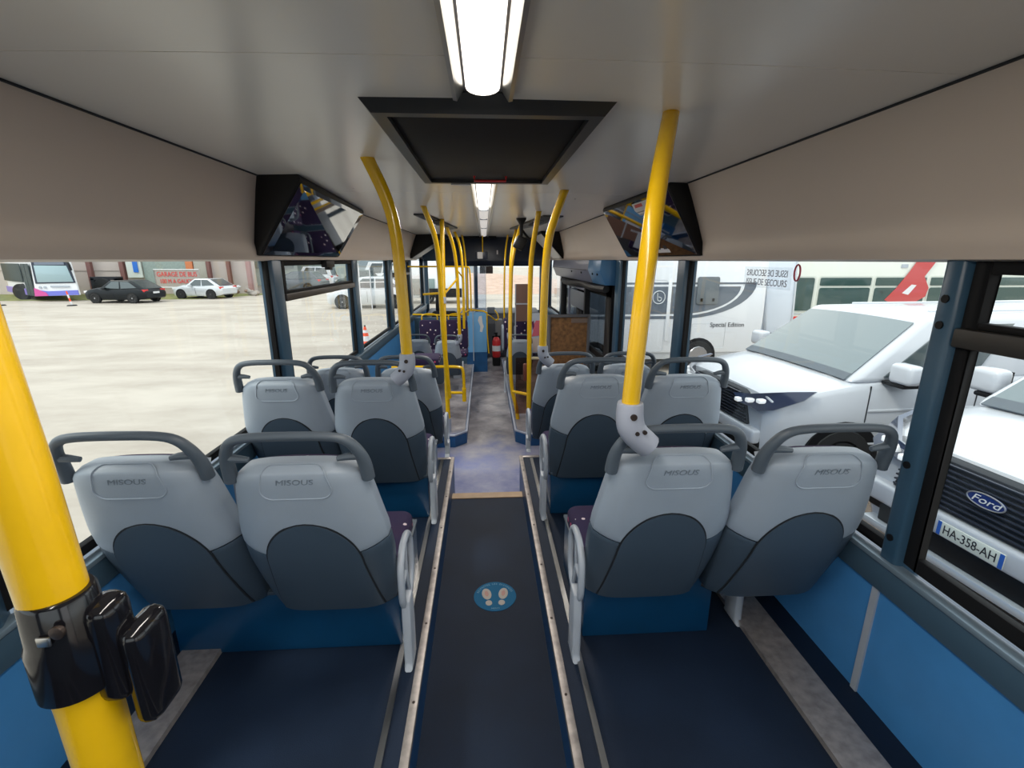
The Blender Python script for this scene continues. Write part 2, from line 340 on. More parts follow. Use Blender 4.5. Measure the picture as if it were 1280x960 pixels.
# --- windows: rubber frame, glass, hopper bar
wn = 0
def window(s, y0, y1, bar=False, frame=.03, x=1.262, barz=(-.205, -.25), z0=SILL, z1=.05):
    global wn
    wn += 1
    w_ = thing('window_%d' % wn, (s*x, (y0+y1)/2, z0), None, None, kind='structure')
    xs = sorted((s*(x-.012), s*(x+.014))); mb = MB()
    mb.box(*xs, y0, y0+frame, z0, z1).box(*xs, y1-frame, y1, z0, z1).box(*xs, y0+frame, y1-frame, z0, z0+frame).box(*xs, y0+frame, y1-frame, z1-.028, z1)
    put('window_frame', mb, M['rubber'], w_, bevel=.003)
    put('pane', MB().box(*sorted((s*(x+.003), s*(x+.008))), y0+frame*.6, y1-frame*.6, z0+.01, z1-.01), M['glass'], w_)
    if bar:
        put('hopper_bar', MB().box(*sorted((s*(x-.035), s*(x+.016))), y0+.005, y1-.005, barz[1], barz[0]), pbr('hopper_bar_brown', *(((.022, .019, .016), .5) if s > 0 else ((.05, .04, .033), .45))), w_, bevel=.006)
        fr = MB(); xa = sorted((s*(x-.02), s*(x+.01)))
        fr.box(*xa, y0+.01, y0+.05, barz[0], z1).box(*xa, y1-.05, y1-.01, barz[0], z1).box(*xa, y0+.05, y1-.05, z1-.085, z1).box(*xa, y0+.05, y1-.05, barz[0], barz[0]+.018)
        put('hopper_frame', fr, M['rubber'], w_, bevel=.003)
    return w_
window(-1, 1.10, 2.89); wl2 = window(-1, 3.04, 4.64, True); window(-1, 4.82, 6.34); window(-1, 6.58, 8.08, True, barz=(-.19, -.23)); window(-1, 8.33, 9.8)
window(-1, -1.5, .92)
put('hopper_catch', MB().box(-1.245, -1.2, 3.78, 3.98, -.055, -.005).box(-1.24, -1.20, 3.84, 3.92, -.075, -.05), M['black'], wl2, bevel=.006)
w1 = window(1, 1.195, 2.90); window(1, 3.03, 4.32)
window(1, -.6, 1.165, True, frame=.04, barz=(-.172, -.222)); window(1, 7.78, 9.22)
# stickers on the right window
t = thing('window_sticker', (1.252, 2.08, -.1), 'transparent emergency exit sticker high on the right window, lettered in two lines', 'sticker')
put('film', MB().box(1.2555, 1.2565, 1.90, 2.26, -.122, -.03), glass_mat('sticker_film', (.93, .94, .95)), t)
gi = pbr('grey_print', (.22, .22, .25), .6)
text('lettering', 'ISSUE DE SECOURS', .040, gi, t, (1.254, 2.08, -.058), (PI/2, 0, PI/2), .0004, sx=.93)
text('lettering', 'ISSUE DE SECOURS', .040, gi, t, (1.254, 2.08, -.098), (PI/2, 0, -PI/2), .0004, sx=.93)
put('ring_sticker', MB().tube([(1.253, 1.865+.018*math.cos(a*PI/8), -.05+.032*math.sin(a*PI/8)) for a in range(16)], .0035, 6, True), pbr('red_print', (.45, .06, .1), .6), None, label='small red oval ring sticker on the right window near the thick pillar', cat='sticker')

# --- front end of the bus
fw = put('wall_front', MB().box(-1.3, 1.3, Y1, Y1+.08, LOW-.1, -1.05).box(-1.3, 1.3, Y1, Y1+.08, -.02, .56).box(-1.3, -1.18, Y1, Y1+.08, -1.05, 0).box(1.18, 1.3, Y1, Y1+.08, -1.05, 0).box(-.22, -.14, Y1, Y1+.05, -1.05, 0), M['trimb'], kind='structure')
put('windscreen', MB().box(-1.18, 1.18, Y1+.03, Y1+.036, -1.05, 0), M['glass'], fw)
bk = thing('overhead_bulkhead', (-.1, 9.0, -.12), 'dark navy overhead box across the front of the bus above the windscreen', 'overhead box')
put('box_body', MB().prism([(8.85, .41), (8.82, -.02), (8.9, -.11), (9.6, -.11), (9.6, .41)], 'x', -.86, 1.15), M['navy'], bk, bevel=.01)
put('box_lip', MB().box(-.38, .22, 8.55, 8.84, .37, .405), M['black'], bk, bevel=.01)
put('box_label', MB().box(.23, .255, 8.80, 8.818, .10, .17), M['paper'], bk)
put('blind', MB().box(-.08, .16, 8.86, 8.87, -.24, -.11), pbr('dark_blind', (.06, .045, .045), .6), bk)
t = thing('hanging_mirror', (-.02, 8.1, .0), 'small white-faced mirror on a thin yellow rod hanging at the end of the light strip', 'mirror')
put('rod', MB().tube([(-.02, 8.2, .40), (-.02, 8.2, .12)], .009, 8), M['yellow'], t)
put('mirror_head', MB().box(-.11, -.02, 8.17, 8.22, .02, .13), M['paper'], t, bevel=.01)
put('mirror_back', MB().box(-.15, .06, 8.2, 8.25, .0, .14), M['navy'], t, bevel=.015)
# dashboard, driver area
t = thing('dashboard', (.2, 9.6, LOW), 'dark grey dashboard and front console below the windscreen', 'dashboard')
put('console', MB().prism([(9.35, LOW), (9.25, -1.2), (9.4, -1.02), (10.1, -.98), (10.1, LOW)], 'x', -1.15, 1.1), pbr('console_grey', (.09, .09, .10), .6), t, bevel=.02)
put('screen_unit', MB().box(.05, .20, 9.3, 9.4, -1.02, -.90), pbr('unit_grey', (.14, .16, .19), .5), t, bevel=.01)
put('ticket_machine', MB().box(.20, .34, 8.95, 9.15, -1.75, -1.1), pbr('machine_grey', (.16, .15, .15), .5), t, bevel=.02)
t = thing('driver_seat', (-.75, 9.0, LOW), 'dark driver seat with tall headrest behind the cab glass', 'seat')
put('seat_back', MB().prism(rrect(-1.0, -.52, -1.5, -.93, .06), 'y', 8.95, 9.07), M['black'], t, bevel=.02)
put('headrest', MB().box(-.92, -.80, 8.96, 9.06, -.93, -.62), M['black'], t, bevel=.02)
put('seat_base', MB().box(-.98, -.54, 8.85, 9.2, LOW, -1.42), M['black'], t, bevel=.03)
t = thing('cab_partition', (-.45, 8.2, LOW), 'light blue driver cab partition with clear upper glass and dark blue foot', 'partition')
put('lower_foot', MB().box(-.32, .035, 8.05, 8.09, LOW, -1.55), M['bluer'], t)
put('panel', MB().box(-.30, .03, 8.06, 8.085, -1.72, -.86), M['partb'], t, bevel=.006)
put('post', MB().box(-.21, -.195, 8.04, 8.06, -1.7, -.86), M['frame'], t)
put('side_panel', MB().box(-1.2, -.32, 8.10, 8.14, LOW, -.95), M['trimb'], t)
put('upper_glass', MB().box(-.165, .02, 8.06, 8.07, -.86, -.11), glass_mat('cab_glass', (.80, .85, .93)), t)
put('glass_frame', MB().box(-.18, -.165, 8.05, 8.08, -.86, -.1).box(.02, .027, 8.05, 8.08, -.86, -.1), M['frame'], t)
put('decal', MB().prism([(-.12, -1.0), (-.10, -.93), (-.05, -.92), (-.04, -1.05), (-.02, -1.1), (-.05, -1.2), (-.09, -1.19), (-.08, -1.1)], 'y', 8.055, 8.06), M['paper'], t)
put('upper_column', MB().box(-.32, -.27, 8.1, 8.16, -.95, -.1), pbr('column_taupe', (.22, .17, .14), .6), t)
# fire extinguisher
t = thing('fire_extinguisher', (.205, 8.55, LOW), 'red fire extinguisher standing by the front console at the end of the aisle', 'extinguisher')
put('cylinder', MB().lathe([(.06, .0), (.075, .02), (.075, .30), (.05, .36), (.02, .38)], (.205, 8.55, -1.74), n=18), M['red'], t)
put('valve', MB().box(.185, .225, 8.52, 8.58, -1.36, -1.30).box(.16, .23, 8.53, 8.56, -1.30, -1.28), M['black'], t)
put('label_band', MB().lathe([(.0765, .12), (.0765, .22)], (.205, 8.55, -1.74), n=18), M['paper'], t)
put('bracket_stand', MB().box(.13, .28, 8.6, 8.64, LOW, -1.35).box(.14, .27, 8.5, 8.62, LOW, -1.74), M['black'], t)

# ================================================================ CEILING FITTINGS
t = thing('roof_hatch', (.02, 2.1, CZ), 'large black roof hatch frame in the ceiling at the start of the light strip', 'hatch')
def ring(x0, x1, y0, y1, zt, i, zb):
    mb = MB(); a = [(x0, y0, zt), (x1, y0, zt), (x1, y1, zt), (x0, y1, zt)]; b = [(x0+i, y0+i, zb), (x1-i, y0+i, zb), (x1-i, y1-i, zb), (x0+i, y1-i, zb)]
    c = [(x0+2*i, y0+2*i, zb), (x1-2*i, y0+2*i, zb), (x1-2*i, y1-2*i, zb), (x0+2*i, y1-2*i, zb)]; d = [(p[0], p[1], zt+.02) for p in c]
    mb.add(a+b+c+d, [[k*4+j, k*4+(j+1) % 4, (k+1)*4+(j+1) % 4, (k+1)*4+j] for k in range(3) for j in range(4)]); return mb
put('hatch_frame', ring(-.325, .365, 1.35, 2.60, .412, .035, .372), pbr('hatch_frame_grey', (.028, .030, .032), .35), t)
put('hatch_cover', MB().box(-.26, .30, 1.41, 2.54, .386, .41), pbr('hatch_black', (.008, .008, .009), .6, spec=.2), t, bevel=.01)
put('release_handle', MB().tube([(-.04, 2.42, .386), (-.04, 2.42, .365), (.11, 2.42, .365), (.11, 2.42, .386)], .006, 8), M['red'], t)
put('warning_label', MB().box(-.16, -.06, 2.55, 2.575, .366, .3705), M['paper'], t)
t = thing('light_strip', (.003, .2, CZ), 'recessed ceiling light strip behind the roof hatch, over the viewpoint', 'light')
put('trough', MB().prism([(-.075, .415), (-.072, .388), (-.062, .386), (-.045, .41), (.051, .41), (.068, .386), (.078, .388), (.081, .415)], 'y', -1.4, 1.33), M['chrome'], t)
put('diffuser', MB().prism([(.003+.042*math.cos(q*PI/8), .409-.018*math.sin(q*PI/8)) for q in range(9)], 'y', -1.35, 1.3), M['tube'], t)
ld = bpy.data.lights.new('lamp', 'AREA'); ld.shape = 'RECTANGLE'; ld.size = .07; ld.size_y = 2.4; ld.energy = 6.5*2.4; ld.color = (1, .94, .86)
lo = bpy.data.objects.new('lamp', ld); sc.collection.objects.link(lo); lo.parent = t; lo.location = Vector((.003, 0, .386))-ROOT[t.name]
t = thing('light_strip', (.003, 5.4, CZ), 'long recessed ceiling light strip running down the centre of the bus', 'light')
put('trough', MB().prism([(-.075, .415), (-.072, .388), (-.062, .386), (-.045, .41), (.051, .41), (.068, .386), (.078, .388), (.081, .415)], 'y', 2.6, 8.55), M['chrome'], t)
for k, (a, b) in enumerate(((2.6, 4.05), (4.07, 4.95), (4.97, 6.3), (6.32, 7.6), (7.62, 8.5))):
    put('diffuser', MB().prism([(.003+.042*math.cos(q*PI/8), .409-.018*math.sin(q*PI/8)) for q in range(9)], 'y', a, b), M['tube'] if k in (0,) else M['tubedim'], t)
for a, b in ((2.65, 4.0), (4.1, 4.9), (5.0, 6.25), (6.35, 7.55)):
    ld = bpy.data.lights.new('lamp', 'AREA'); ld.shape = 'RECTANGLE'; ld.size = .07; ld.size_y = b-a; ld.energy = 6.5*(b-a); ld.color = (1, .94, .86)
    lo = bpy.data.objects.new('lamp', ld); sc.collection.objects.link(lo); lo.parent = t; lo.location = Vector((.003, (a+b)/2, .386))-ROOT[t.name]
for y in (4.06, 4.96, 6.31): put('joint_ring', MB().box(-.034, .040, y-.012, y+.012, .386, .41), M['frame'], t)
for nm, pts, lb in (('ceiling_vent', [(-.62, 4.45), (-.50, 4.45), (-.33, 6.3), (-.47, 6.5)], 'dark wedge-shaped ceiling vent left of the light strip'),
                ('ceiling_vent', [(.55, 4.55), (.74, 4.55), (.66, 5.6), (.50, 6.3), (.34, 6.4)], 'dark ceiling vent right of the light strip behind the yellow poles')):
    t = thing(nm, (sum(p[0] for p in pts)/len(pts), 5.2, CZ), lb, 'vent')
    put('vent_plate', MB().prism(pts, 'z', .382, .415), M['grayp'] if 0 else pbr('vent_grey', (.06, .065, .07), .5), t, bevel=.006)
    cx = sum(p[0] for p in pts)/len(pts)
    for k in range(4): put('louvre', MB().box(cx-.05, cx+.05, 4.95+k*.2, 5.0+k*.2, .376, .383), M['black'], t)

# corner display boxes on the coves (glossy slanted face, black curved housing)
def display(s, y0, y1, lb, ya=None, yb=None, face=None, top=.90, top2=None):
    ya = ya if ya is not None else y0; yb = yb if yb is not None else y1
    t = thing('display_box', (s*1.1, (y0+y1)/2, .03), lb, 'display box')
    # cross-section: bottom lip at the cove, slanted face, top at the ceiling, curved rear against the cove
    def sec(y, xt, k): return [(s*1.225, y, .028), (s*(1.19), y, .022), (s*xt, y+k, .375), (s*(xt+.012), y+k, .398), (s*1.075, y+k, .395), (s*1.16, y+k*.4, .20)]
    a = sec(y0, top, ya-y0); b = sec(y1, top2 or top, yb-y1); n = len(a)
    put('housing', MB().add(a+b, [list(range(n))[::-1], list(range(n, 2*n))]+[[i, (i+1) % n, n+(i+1) % n, n+i] for i in range(n)]), M['black'], t, bevel=.006)
    A, Bv = Vector(a[1]), Vector(a[2]); D, C = Vector(b[1]), Vector(b[2]); nn = (Bv-A).cross(D-A).normalized()
    if nn.x*s > 0: nn = -nn
    def F(u, v): return (A*(1-u)+D*u)*(1-v)+(Bv*(1-u)+C*u)*v
    q = [F(.012, .03), F(.985, .03), F(.985, .96), F(.012, .96)]
    put('screen_face', MB().add([p+nn*.002 for p in q]+[p+nn*.006 for p in q], [[3,2,1,0],[4,5,6,7],[0,1,5,4],[1,2,6,5],[2,3,7,6],[3,0,4,7]]), face or M['mirror'], t)
    return t, F, nn
tL, F, nn = display(-1, 2.66, 4.06, 'black display box with glossy mirror-like face in the left ceiling corner', 2.46, 4.12, top=.865, top2=.97)
tR, F, nn = display(1, 2.62, 3.98, 'black display box with glossy face and a printed notice in the right ceiling corner', 2.58, 3.85, top=.965, top2=.93)
def sheet(u0, u1, v0, v1, mat, name, off=.008):
    q = [F(u0, v0), F(u1, v0), F(u1, v1), F(u0, v1)]
    put(name, MB().add([p+nn*(off-.001) for p in q]+[p+nn*off for p in q], [[3,2,1,0],[4,5,6,7],[0,1,5,4],[1,2,6,5],[2,3,7,6],[3,0,4,7]]), mat, tR)
sheet(.27, .47, .08, .93, M['paper'], 'notice'); sheet(.34, .44, .86, .91, M['red'], 'notice_header', .0095)
for k in range(9): sheet(.30, .45-.02*(k % 3), .78-k*.045, .795-k*.045, pbr('notice_print', (.25, .25, .28), .6), 'notice_line', .0095)
sheet(.29, .33, .14, .20, M['ink'], 'notice_symbol', .0095); sheet(.37, .42, .14, .19, M['ink'], 'notice_symbol', .0095); sheet(.30, .42, .44, .46, M['ink'], 'notice_line', .0095)
display(-1, 8.0, 8.75, 'dark display box on the left cove at the front of the bus', 7.85, 8.6, M['navy'], top=.60)
t, F2, nn2 = display(1, 7.3, 8.3, 'display box with a white face on the right cove at the front of the bus', 6.9, 8.0, pbr('white_face', (.75, .70, .66), .4), top=.80)
t = thing('ceiling_speaker_mount', (.36, 4.75, .2), 'black trumpet-shaped ceiling mount holding a dark camera housing right of the light strip', 'mount')
put('flange', MB().lathe([(.008, -.19), (.016, -.16), (.02, -.06), (.05, -.01), (.05, .0)], (.375, 4.9, .40), n=14), M['black'], t)
put('housing', MB().box(.31, .42, 4.86, 4.98, .10, .23, Matrix.Rotation(.5, 3, 'Y')), M['black'], t, bevel=.02)
put('cable', MB().tube(smooth([(.375, 4.9, .3), (.45, 5.0, .22), (.50, 5.1, .2), (.53, 5.1, .06)]), .012, 8), M['black'], t)

# ================================================================ POLES
def bracket_mb(x, y, z, sx):
    """moulded clamp from pole foot to the seat handle: z = top of clamp; sx = side to which it bends"""
    path = smooth([(x, y, z), (x, y, z-.05), (x+sx*.012, y, z-.085), (x+sx*.06, y-.0, z-.125)], 2)
    return MB().tube(path, [.033+.004*math.sin(i/len(path)*PI) for i in range(len(path))], 14)
def pole(pts, lb, r=.026, br=None, grp=None, flange=True):
    t = thing('grab_pole', pts[0], lb, 'pole', grp)
    put('tube', MB().tube(smooth(pts, 3), r, 16), M['yellow'], t)
    e = pts[-1]
    if flange: put('ceiling_flange', MB().lathe([(.034, 0), (.034, .006)], (e[0], e[1], e[2]-.006), n=14), M['screw'], t)
    if br:
        p = pts[0]; put('seat_clamp', bracket_mb(p[0], p[1], p[2]+.015, br), M['bracket'], t)
        for dx, dz, rr in ((0, -.03, .009), (br*.012, -.075, .006), (br*.032, -.072, .006)):
            put('clamp_bolt', MB().lathe([(rr, 0), (rr, -.006)], (p[0]+dx, p[1]-.033, p[2]+.015+dz), 'y', 10), M['screw'], t)
    return t
pole([(-.355, 2.12, -.425), (-.362, 2.12, -.1), (-.372, 2.12, .12), (-.40, 2.12, .25), (-.47, 2.10, .41)], 'thick yellow pole rising from the second-row left aisle seat to the ceiling', br=-1)
pole([(.380, 1.165, -.378), (.392, 1.17, -.133), (.412, 1.19, .07), (.442, 1.25, .20), (.535, 1.45, .41)], 'thick yellow pole rising from the nearest right aisle seat to the ceiling', br=1, r=.0235)
pole([(.388, 3.12, -.575), (.394, 3.12, -.1), (.41, 3.11, .12), (.44, 3.08, .24), (.485, 2.95, .41)], 'yellow pole rising from the third-row right aisle seat to the ceiling', br=1)
pole([(-.352, 4.35, -1.28), (-.385, 4.3, -.6), (-.385, 4.2, -.02), (-.40, 4.1, .2), (-.462, 3.85, .41)], 'yellow pole leaning out to the ceiling left of the light strip, second on the left', r=.022)
t = thing('grab_pole', (-.42, 4.75, BOX), 'straight yellow floor pole with a side rail loop by the left step box', 'pole')
put('tube', MB().tube([(-.40, 4.72, -1.62), (-.415, 4.8, -.6), (-.42, 5.05, .41)], .024, 16), M['yellow'], t)
put('joint_sleeve', MB().tube([(-.414, 4.79, -.42), (-.414, 4.8, -.36)], .031, 12), M['bracket'], t)
put('foot', MB().tube([(-.40, 4.72, BOX), (-.40, 4.72, -1.61)], .03, 12), M['bracket'], t)
put('cross_rail', MB().tube(smooth([(-.95, 4.70, -1.055), (-.42, 4.70, -1.05), (-.26, 4.70, -1.055), (-.225, 4.70, -1.08), (-.225, 4.70, -1.36), (-.225, 4.70, -1.40)], 3), .016, 10), M['yellow'], t)
put('cross_rail', MB().tube([(-.41, 4.71, -1.33), (-.225, 4.70, -1.33)], .016, 10), M['yellow'], t)
put('rail_end', MB().tube([(-.225, 4.70, -1.28), (-.225, 4.70, -1.42)], .022, 10), M['yellow'], t)
put('upper_rail', MB().tube([(-.66, 5.2, -.36), (-.42, 5.15, -.34), (-.34, 6.2, -.23)], .012, 8), M['yellow'], t)
pole([(-.335, 6.15, -.96), (-.34, 6.15, -.3), (-.35, 6.1, .0), (-.385, 6.05, .22), (-.45, 5.95, .41)], 'yellow pole rising from the low-floor left aisle seat', r=.022, br=-1)
pole([(-.315, 7.1, -1.0), (-.31, 7.1, -.3), (-.32, 7.1, .05), (-.36, 7.2, .25), (-.43, 7.3, .41)], 'yellow pole behind the low-floor left aisle seat, leaning out at the top', r=.02)
pole([(-.28, 7.9, -.9), (-.29, 7.9, -.2), (-.32, 8.1, .2), (-.36, 8.2, .41)], 'farthest thin yellow pole on the left next to the cab partition', r=.015)
t = pole([(.452, 4.75, BOX), (.449, 4.72, -.9), (.446, 4.66, -.1), (.455, 4.55, .12), (.472, 4.2, .41)], 'tall yellow floor pole by the right step box carrying the tinted screen', r=.024)
put('cross_rail', MB().tube([(.29, 4.9, -1.38), (.46, 4.76, -1.38)], .018, 10), M['yellow'], t)
put('push_button', MB().box(.39, .435, 4.72, 4.78, -1.22, -1.04), pbr('push_button_brown', (.12, .03, .015), .5), t, bevel=.012)
pole([(.36, 5.1, BOX), (.345, 5.1, -1.62), (.29, 5.15, -1.42), (.275, 5.2, -1.0), (.29, 5.3, -.3), (.30, 5.3, .0), (.37, 5.35, .25), (.425, 5.4, .41)], 'yellow pole with a crooked foot on the right step box', r=.022)
pole([(.325, 6.2, -.95), (.335, 6.2, -.3), (.345, 6.3, 0), (.38, 6.4, .2), (.44, 6.6, .41)], 'yellow pole rising from the low-floor right aisle seat', r=.02, br=1)
pole([(.32, 7.8, -.95), (.325, 7.8, -.2), (.35, 7.9, .15), (.40, 8.1, .41)], 'farthest thin yellow pole on the right in front of the windscreen', r=.015)
# near pole at the left edge
t = thing('grab_pole', (-.50, .47, PLAT), 'very close thick yellow pole at the left edge with a black clamp', 'pole')
put('tube', MB().tube([(-.466, .47, PLAT), (-.474, .47, -.50), (-.484, .47, -.2), (-.496, .47, 0), (-.53, .47, .20), (-.59, .47, .405)], .0305, 32), M['yellow'], t)
put('clamp', MB().lathe([(.0315, .0), (.034, -.004), (.036, -.05), (.039, -.06), (.039, -.12)], (-.475, .47, -.352), n=32), M['blackg'], t)
put('clamp_arm', MB().box(-.455, -.418, .455, .50, -.50, -.368).box(-.425, -.395, .46, .52, -.54, -.405), M['blackg'], t, bevel=.015, seg=3)
put('clamp_bolt', MB().lathe([(.006, 0), (.0075, -.003), (.0075, -.006), (.004, -.007)], (-.449, .437, -.375), 'y', 14), M['screw'], t)
put('clamp_spring', MB().box(-.472, -.458, .431, .4345, -.392, -.380), M['chrome'], t, bevel=.002)

# ================================================================ SEATS
def hw(v): return lerp([(0, .203), (.12, .214), (.42, .226), (.60, .220), (.80, .198), (.95, .180), (1, .168)], v)
def S(u, v, off=0.):
    y = -.06+.20*(1-v)**1.1-.018*math.sin(PI*v)+.052*abs(u)**5+.03*max(0, (v-.94)/.06)**2
    return (u*hw(v), y+off, -.086-(1-v)*.63-.034*abs(u)**4*max(0, (v-.82)/.18)**2)
US = [-1+i*2/20 for i in range(21)]
def vb(u): return .445+.085*abs(u)**2
def shell_part(f0, f1, n=14, th=.05, off=0.):
    mb = MB(); vs = [i/n for i in range(n+1)]
    P = lambda u, v, o: S(u, f0(u)+(f1(u)-f0(u))*v, o)
    mb.grid(lambda u, v: P(u, v, off), US, vs); mb.grid(lambda u, v: P(u, v, off+th), US, vs, True)
    for u in (-1, 1): mb.grid(lambda a, v: P(u, v, off+a*th), [0, 1], vs)
    for v in (0, 1): mb.grid(lambda u, a: P(u, v, off+a*th), US, [0, 1])
    return mb
ME = {}
def mk(key, mb, mat, **kw): ME[key] = mesh_of(mb, key, **kw); ME[key].materials.append(mat)
mk('shell_upper', shell_part(vb, lambda u: 1.0), M['shell'], bevel=.005)
mk('shell_lower', shell_part(lambda u: 0., lambda u: vb(u)-.004, off=.002), M['dark'], bevel=.005)
def aw(v):   # half width of the arch
    if v > .40: return .142*math.sqrt(max(0, 1-((v-.40)/.275)**2))
    return .142+.028*(.40-v)/.40
def arch(grow, off, th, v0=.012, v1=.675):
    mb = MB(); vs = [v0+(v1-v0)*(1-(1-i/24)**1.6) for i in range(25)]
    def P(a, v, o):
        vv = v0+(v-v0)*(.675-v0)/(v1-v0)
        x = a*(aw(min(vv, .67499))+grow*(vv < .66)); return S(x/hw(v), v, off+o)
    AS = [-1+i/6 for i in range(13)]
    mb.grid(lambda a, v: P(a, v, 0), AS, vs); mb.grid(lambda a, v: P(a, v, th), AS, vs, True)
    for a in (-1, 1): mb.grid(lambda q, v: P(a, v, q*th), [0, 1], vs)
    for v in (v0, v1): mb.grid(lambda a, q: P(a, v, q*th), AS, [0, 1])
    return mb
mk('arch_panel', arch(0, -.005, .011), M['dark'])
mk('arch_groove', arch(.0045, -.0015, .006, .01, .682), M['groove'])
# handle loop
def hpath():
    h = [(.192, -.002, -.150), (.189, -.014, -.10), (.180, -.034, -.055), (.158, -.050, -.016), (.115, -.058, 0)]
    return smooth([(-a, b, c) for a, b, c in h]+[(0, -.061, .003)]+h[::-1], 2)
hp = hpath(); rr = [.0132 if abs(q.x) < .14 else .0132+.006*min(1, (-q.z)/.1) for q in hp]
mk('top_handle', MB().tube(hp, rr, 12).tube([(-.176, -.03, -.070), (-.145, -.036, -.070), (-.12, -.034, -.074)], [.013, .011, .008], 8).tube([(.176, -.03, -.070), (.145, -.036, -.070), (.12, -.034, -.076)], [.013, .011, .008], 8), M['handle'])
# badge: raised rounded outline
bp_ = []
for (x, z) in rrect(-.088, .088, -.062, .044, .03, 5):
    xx = x*(1+.12*(z < -.02)); v = 1+(z-.125+.078)/.637; bp_.append(S(xx/hw(v), v, -.0005))
mk('badge_outline', MB().tube(bp_, .0022, 6, True), M['shell'])
# cushion, back pad, bracket
mk('seat_cushion', MB().prism(rrect(.06, .50, -.215, .215, .05, 4), 'z', -.665, -.575) if 0 else MB().prism([(p[0], p[1]) for p in rrect(-.212, .212, .20, .60, .05, 4)], 'z', -.675, -.595), M['fabric'], bevel=.022, seg=3)
mk('seat_pan', MB().prism([(p[0], p[1]) for p in rrect(-.20, .20, .17, .58, .04, 4)], 'z', -.72, -.675), M['dark'], bevel=.008)
pad = MB(); pad.grid(lambda u, v: S(u*.9, v, .10-.03*abs(u)**3), US, [.1+.88*i/12 for i in range(13)]); pad.grid(lambda u, v: S(u*.9, v, .05), US, [.1+.88*i/12 for i in range(13)], True)
for u in (-1, 1): pad.grid(lambda a, v: S(u*.9, v, (.10-.03) if a else .05), [0, 1], [.1+.88*i/12 for i in range(13)])
for v in (.1, .98): pad.grid(lambda u, a: S(u*.9, v, (.10-.03*abs(u)**3) if a else .05), US, [0, 1])
mk('backrest_pad', pad, M['fabric'])
def arm_mb():
    mb = MB(); P = []
    for (y, z) in rrect(.12, .32, -.80, -.56, .085, 6): P.append((0, y, z))
    mb.tube(P, .0125, 10, True); mb.tube([(0, .22, -.575), (0, .21, -.68), (0, .25, -.785)], .008, 8); mb.tube([(0, .21, -.68), (0, .135, -.69)], .008, 8)
    return mb
mk('armrest', arm_mb(), M['frame'])
mk('bottom_lip', MB().tube([S(u, .002, .024) for u in US], .009, 8), M['groove'])
mk('mount_bolt', MB().lathe([(.012, 0), (.012, .03)], (0, 0, 0), 'x', 10), M['black'])
LEG = {}
def leg_mesh(H):
    k = round(H, 3)
    if k not in LEG:
        mb = MB(); mb.prism([(.13, -.69), (.20, -.69), (.21, -.80), (.205, -H+.02), (.215, -H), (.10, -H), (.12, -H+.02), (.125, -.80)], 'x', -.016, .016)
        LEG[k] = mesh_of(mb, 'pedestal_leg', bevel=.008); LEG[k].materials.append(M['frame'])
    return LEG[k]
bd = None
def seat(x, y, plat, hz, side_, lb, grp, scale=1., rz=0, fabric_front=False, badge=True):
    """side_: +1/-1 aisle side (armrest and pedestal), 0 for a window seat; hz = handle height"""
    global bd
    H = (hz-plat)/scale
    t = thing('passenger_seat', (x, y, plat), lb, 'seat', grp, rz, scale=scale)
    keys = ['shell_upper', 'shell_lower', 'arch_groove', 'arch_panel', 'top_handle', 'seat_cushion', 'seat_pan', 'backrest_pad', 'bottom_lip']
    o = {}
    for k in keys: o[k] = share(k, ME[k], t, (0, 0, H))
    if badge:
        b = share('badge_outline', ME['badge_outline'], o['shell_upper'])
        if bd is None:
            v = 1-.055/.637; p = S(0, 1+(-.135+.078)/.637)
            q = text('badge_lettering', 'MISOUS', .026, pbr('badge_relief', (.17, .21, .25), .45), o['shell_upper'], (0, p[1]-.001, -.138), (math.radians(105), 0, 0), .0008, sx=1.15, local=True, shear=.2); bd = q.data
        else:
            q = share('badge_lettering', bd, o['shell_upper'], (0, S(0, 1+(-.135+.078)/.637)[1]-.001, -.138), (math.radians(105), 0, 0), (1.15, 1, 1))
    if side_:
        share('armrest', ME['armrest'], t, (side_*.238, 0, H+.06))
        share('pedestal_leg', leg_mesh(H), t, (side_*.245, 0, H))
    else:
        share('pedestal_leg', leg_mesh(H), t, (.0, .16, H))
    return t
g1 = 'forward-facing grey seats on the raised rear deck'
seat(-.535, 1.27, PLAT, -.458, 1, 'nearest left aisle seat, grey shell with dark arch, right beside the aisle', g1)
seat(-1.0, 1.30, PLAT, -.458, 0, 'nearest left window seat, grey shell partly behind the close yellow pole', g1)
seat(.56, 1.27, PLAT, -.458, -1, 'nearest right aisle seat with the thick yellow pole clamped to its handle', g1)
seat(1.0, 1.25, PLAT, -.458, 0, 'nearest right window seat next to the thick dark pillar', g1)
seat(-.545, 2.24, PLAT, -.465, 1, 'second-row left aisle seat with a pole clamp on its handle', g1)
seat(-1.0, 2.27, PLAT, -.465, 0, 'second-row left window seat just in front of the left pillar', g1)
seat(.56, 2.24, PLAT, -.465, -1, 'second-row right aisle seat partly crossed by the thick yellow pole', g1)
seat(1.0, 2.22, PLAT, -.465, 0, 'second-row right window seat in front of the silver van', g1)
seat(-.54, 3.16, PLAT, -.625, 1, 'third-row left aisle seat at the front end of the raised deck', g1)
seat(-1.0, 3.18, PLAT, -.625, 0, 'third-row left window seat between two blue pillars', g1)
seat(.565, 3.22, PLAT, -.625, -1, 'third-row right aisle seat with a pole clamp, before the cork board', g1)
seat(1.0, 3.20, PLAT, -.625, 0, 'third-row right window seat beside the black door frame', g1)
g2 = 'smaller grey seats on the low-floor step boxes'
seat(-.93, 6.55, BOX, -1.0, 0, 'far left window seat on the low step box', g2, .80)
seat(-.50, 6.15, BOX, -.95, 1, 'far left aisle seat on the low step box with a pole clamp', g2, .80)
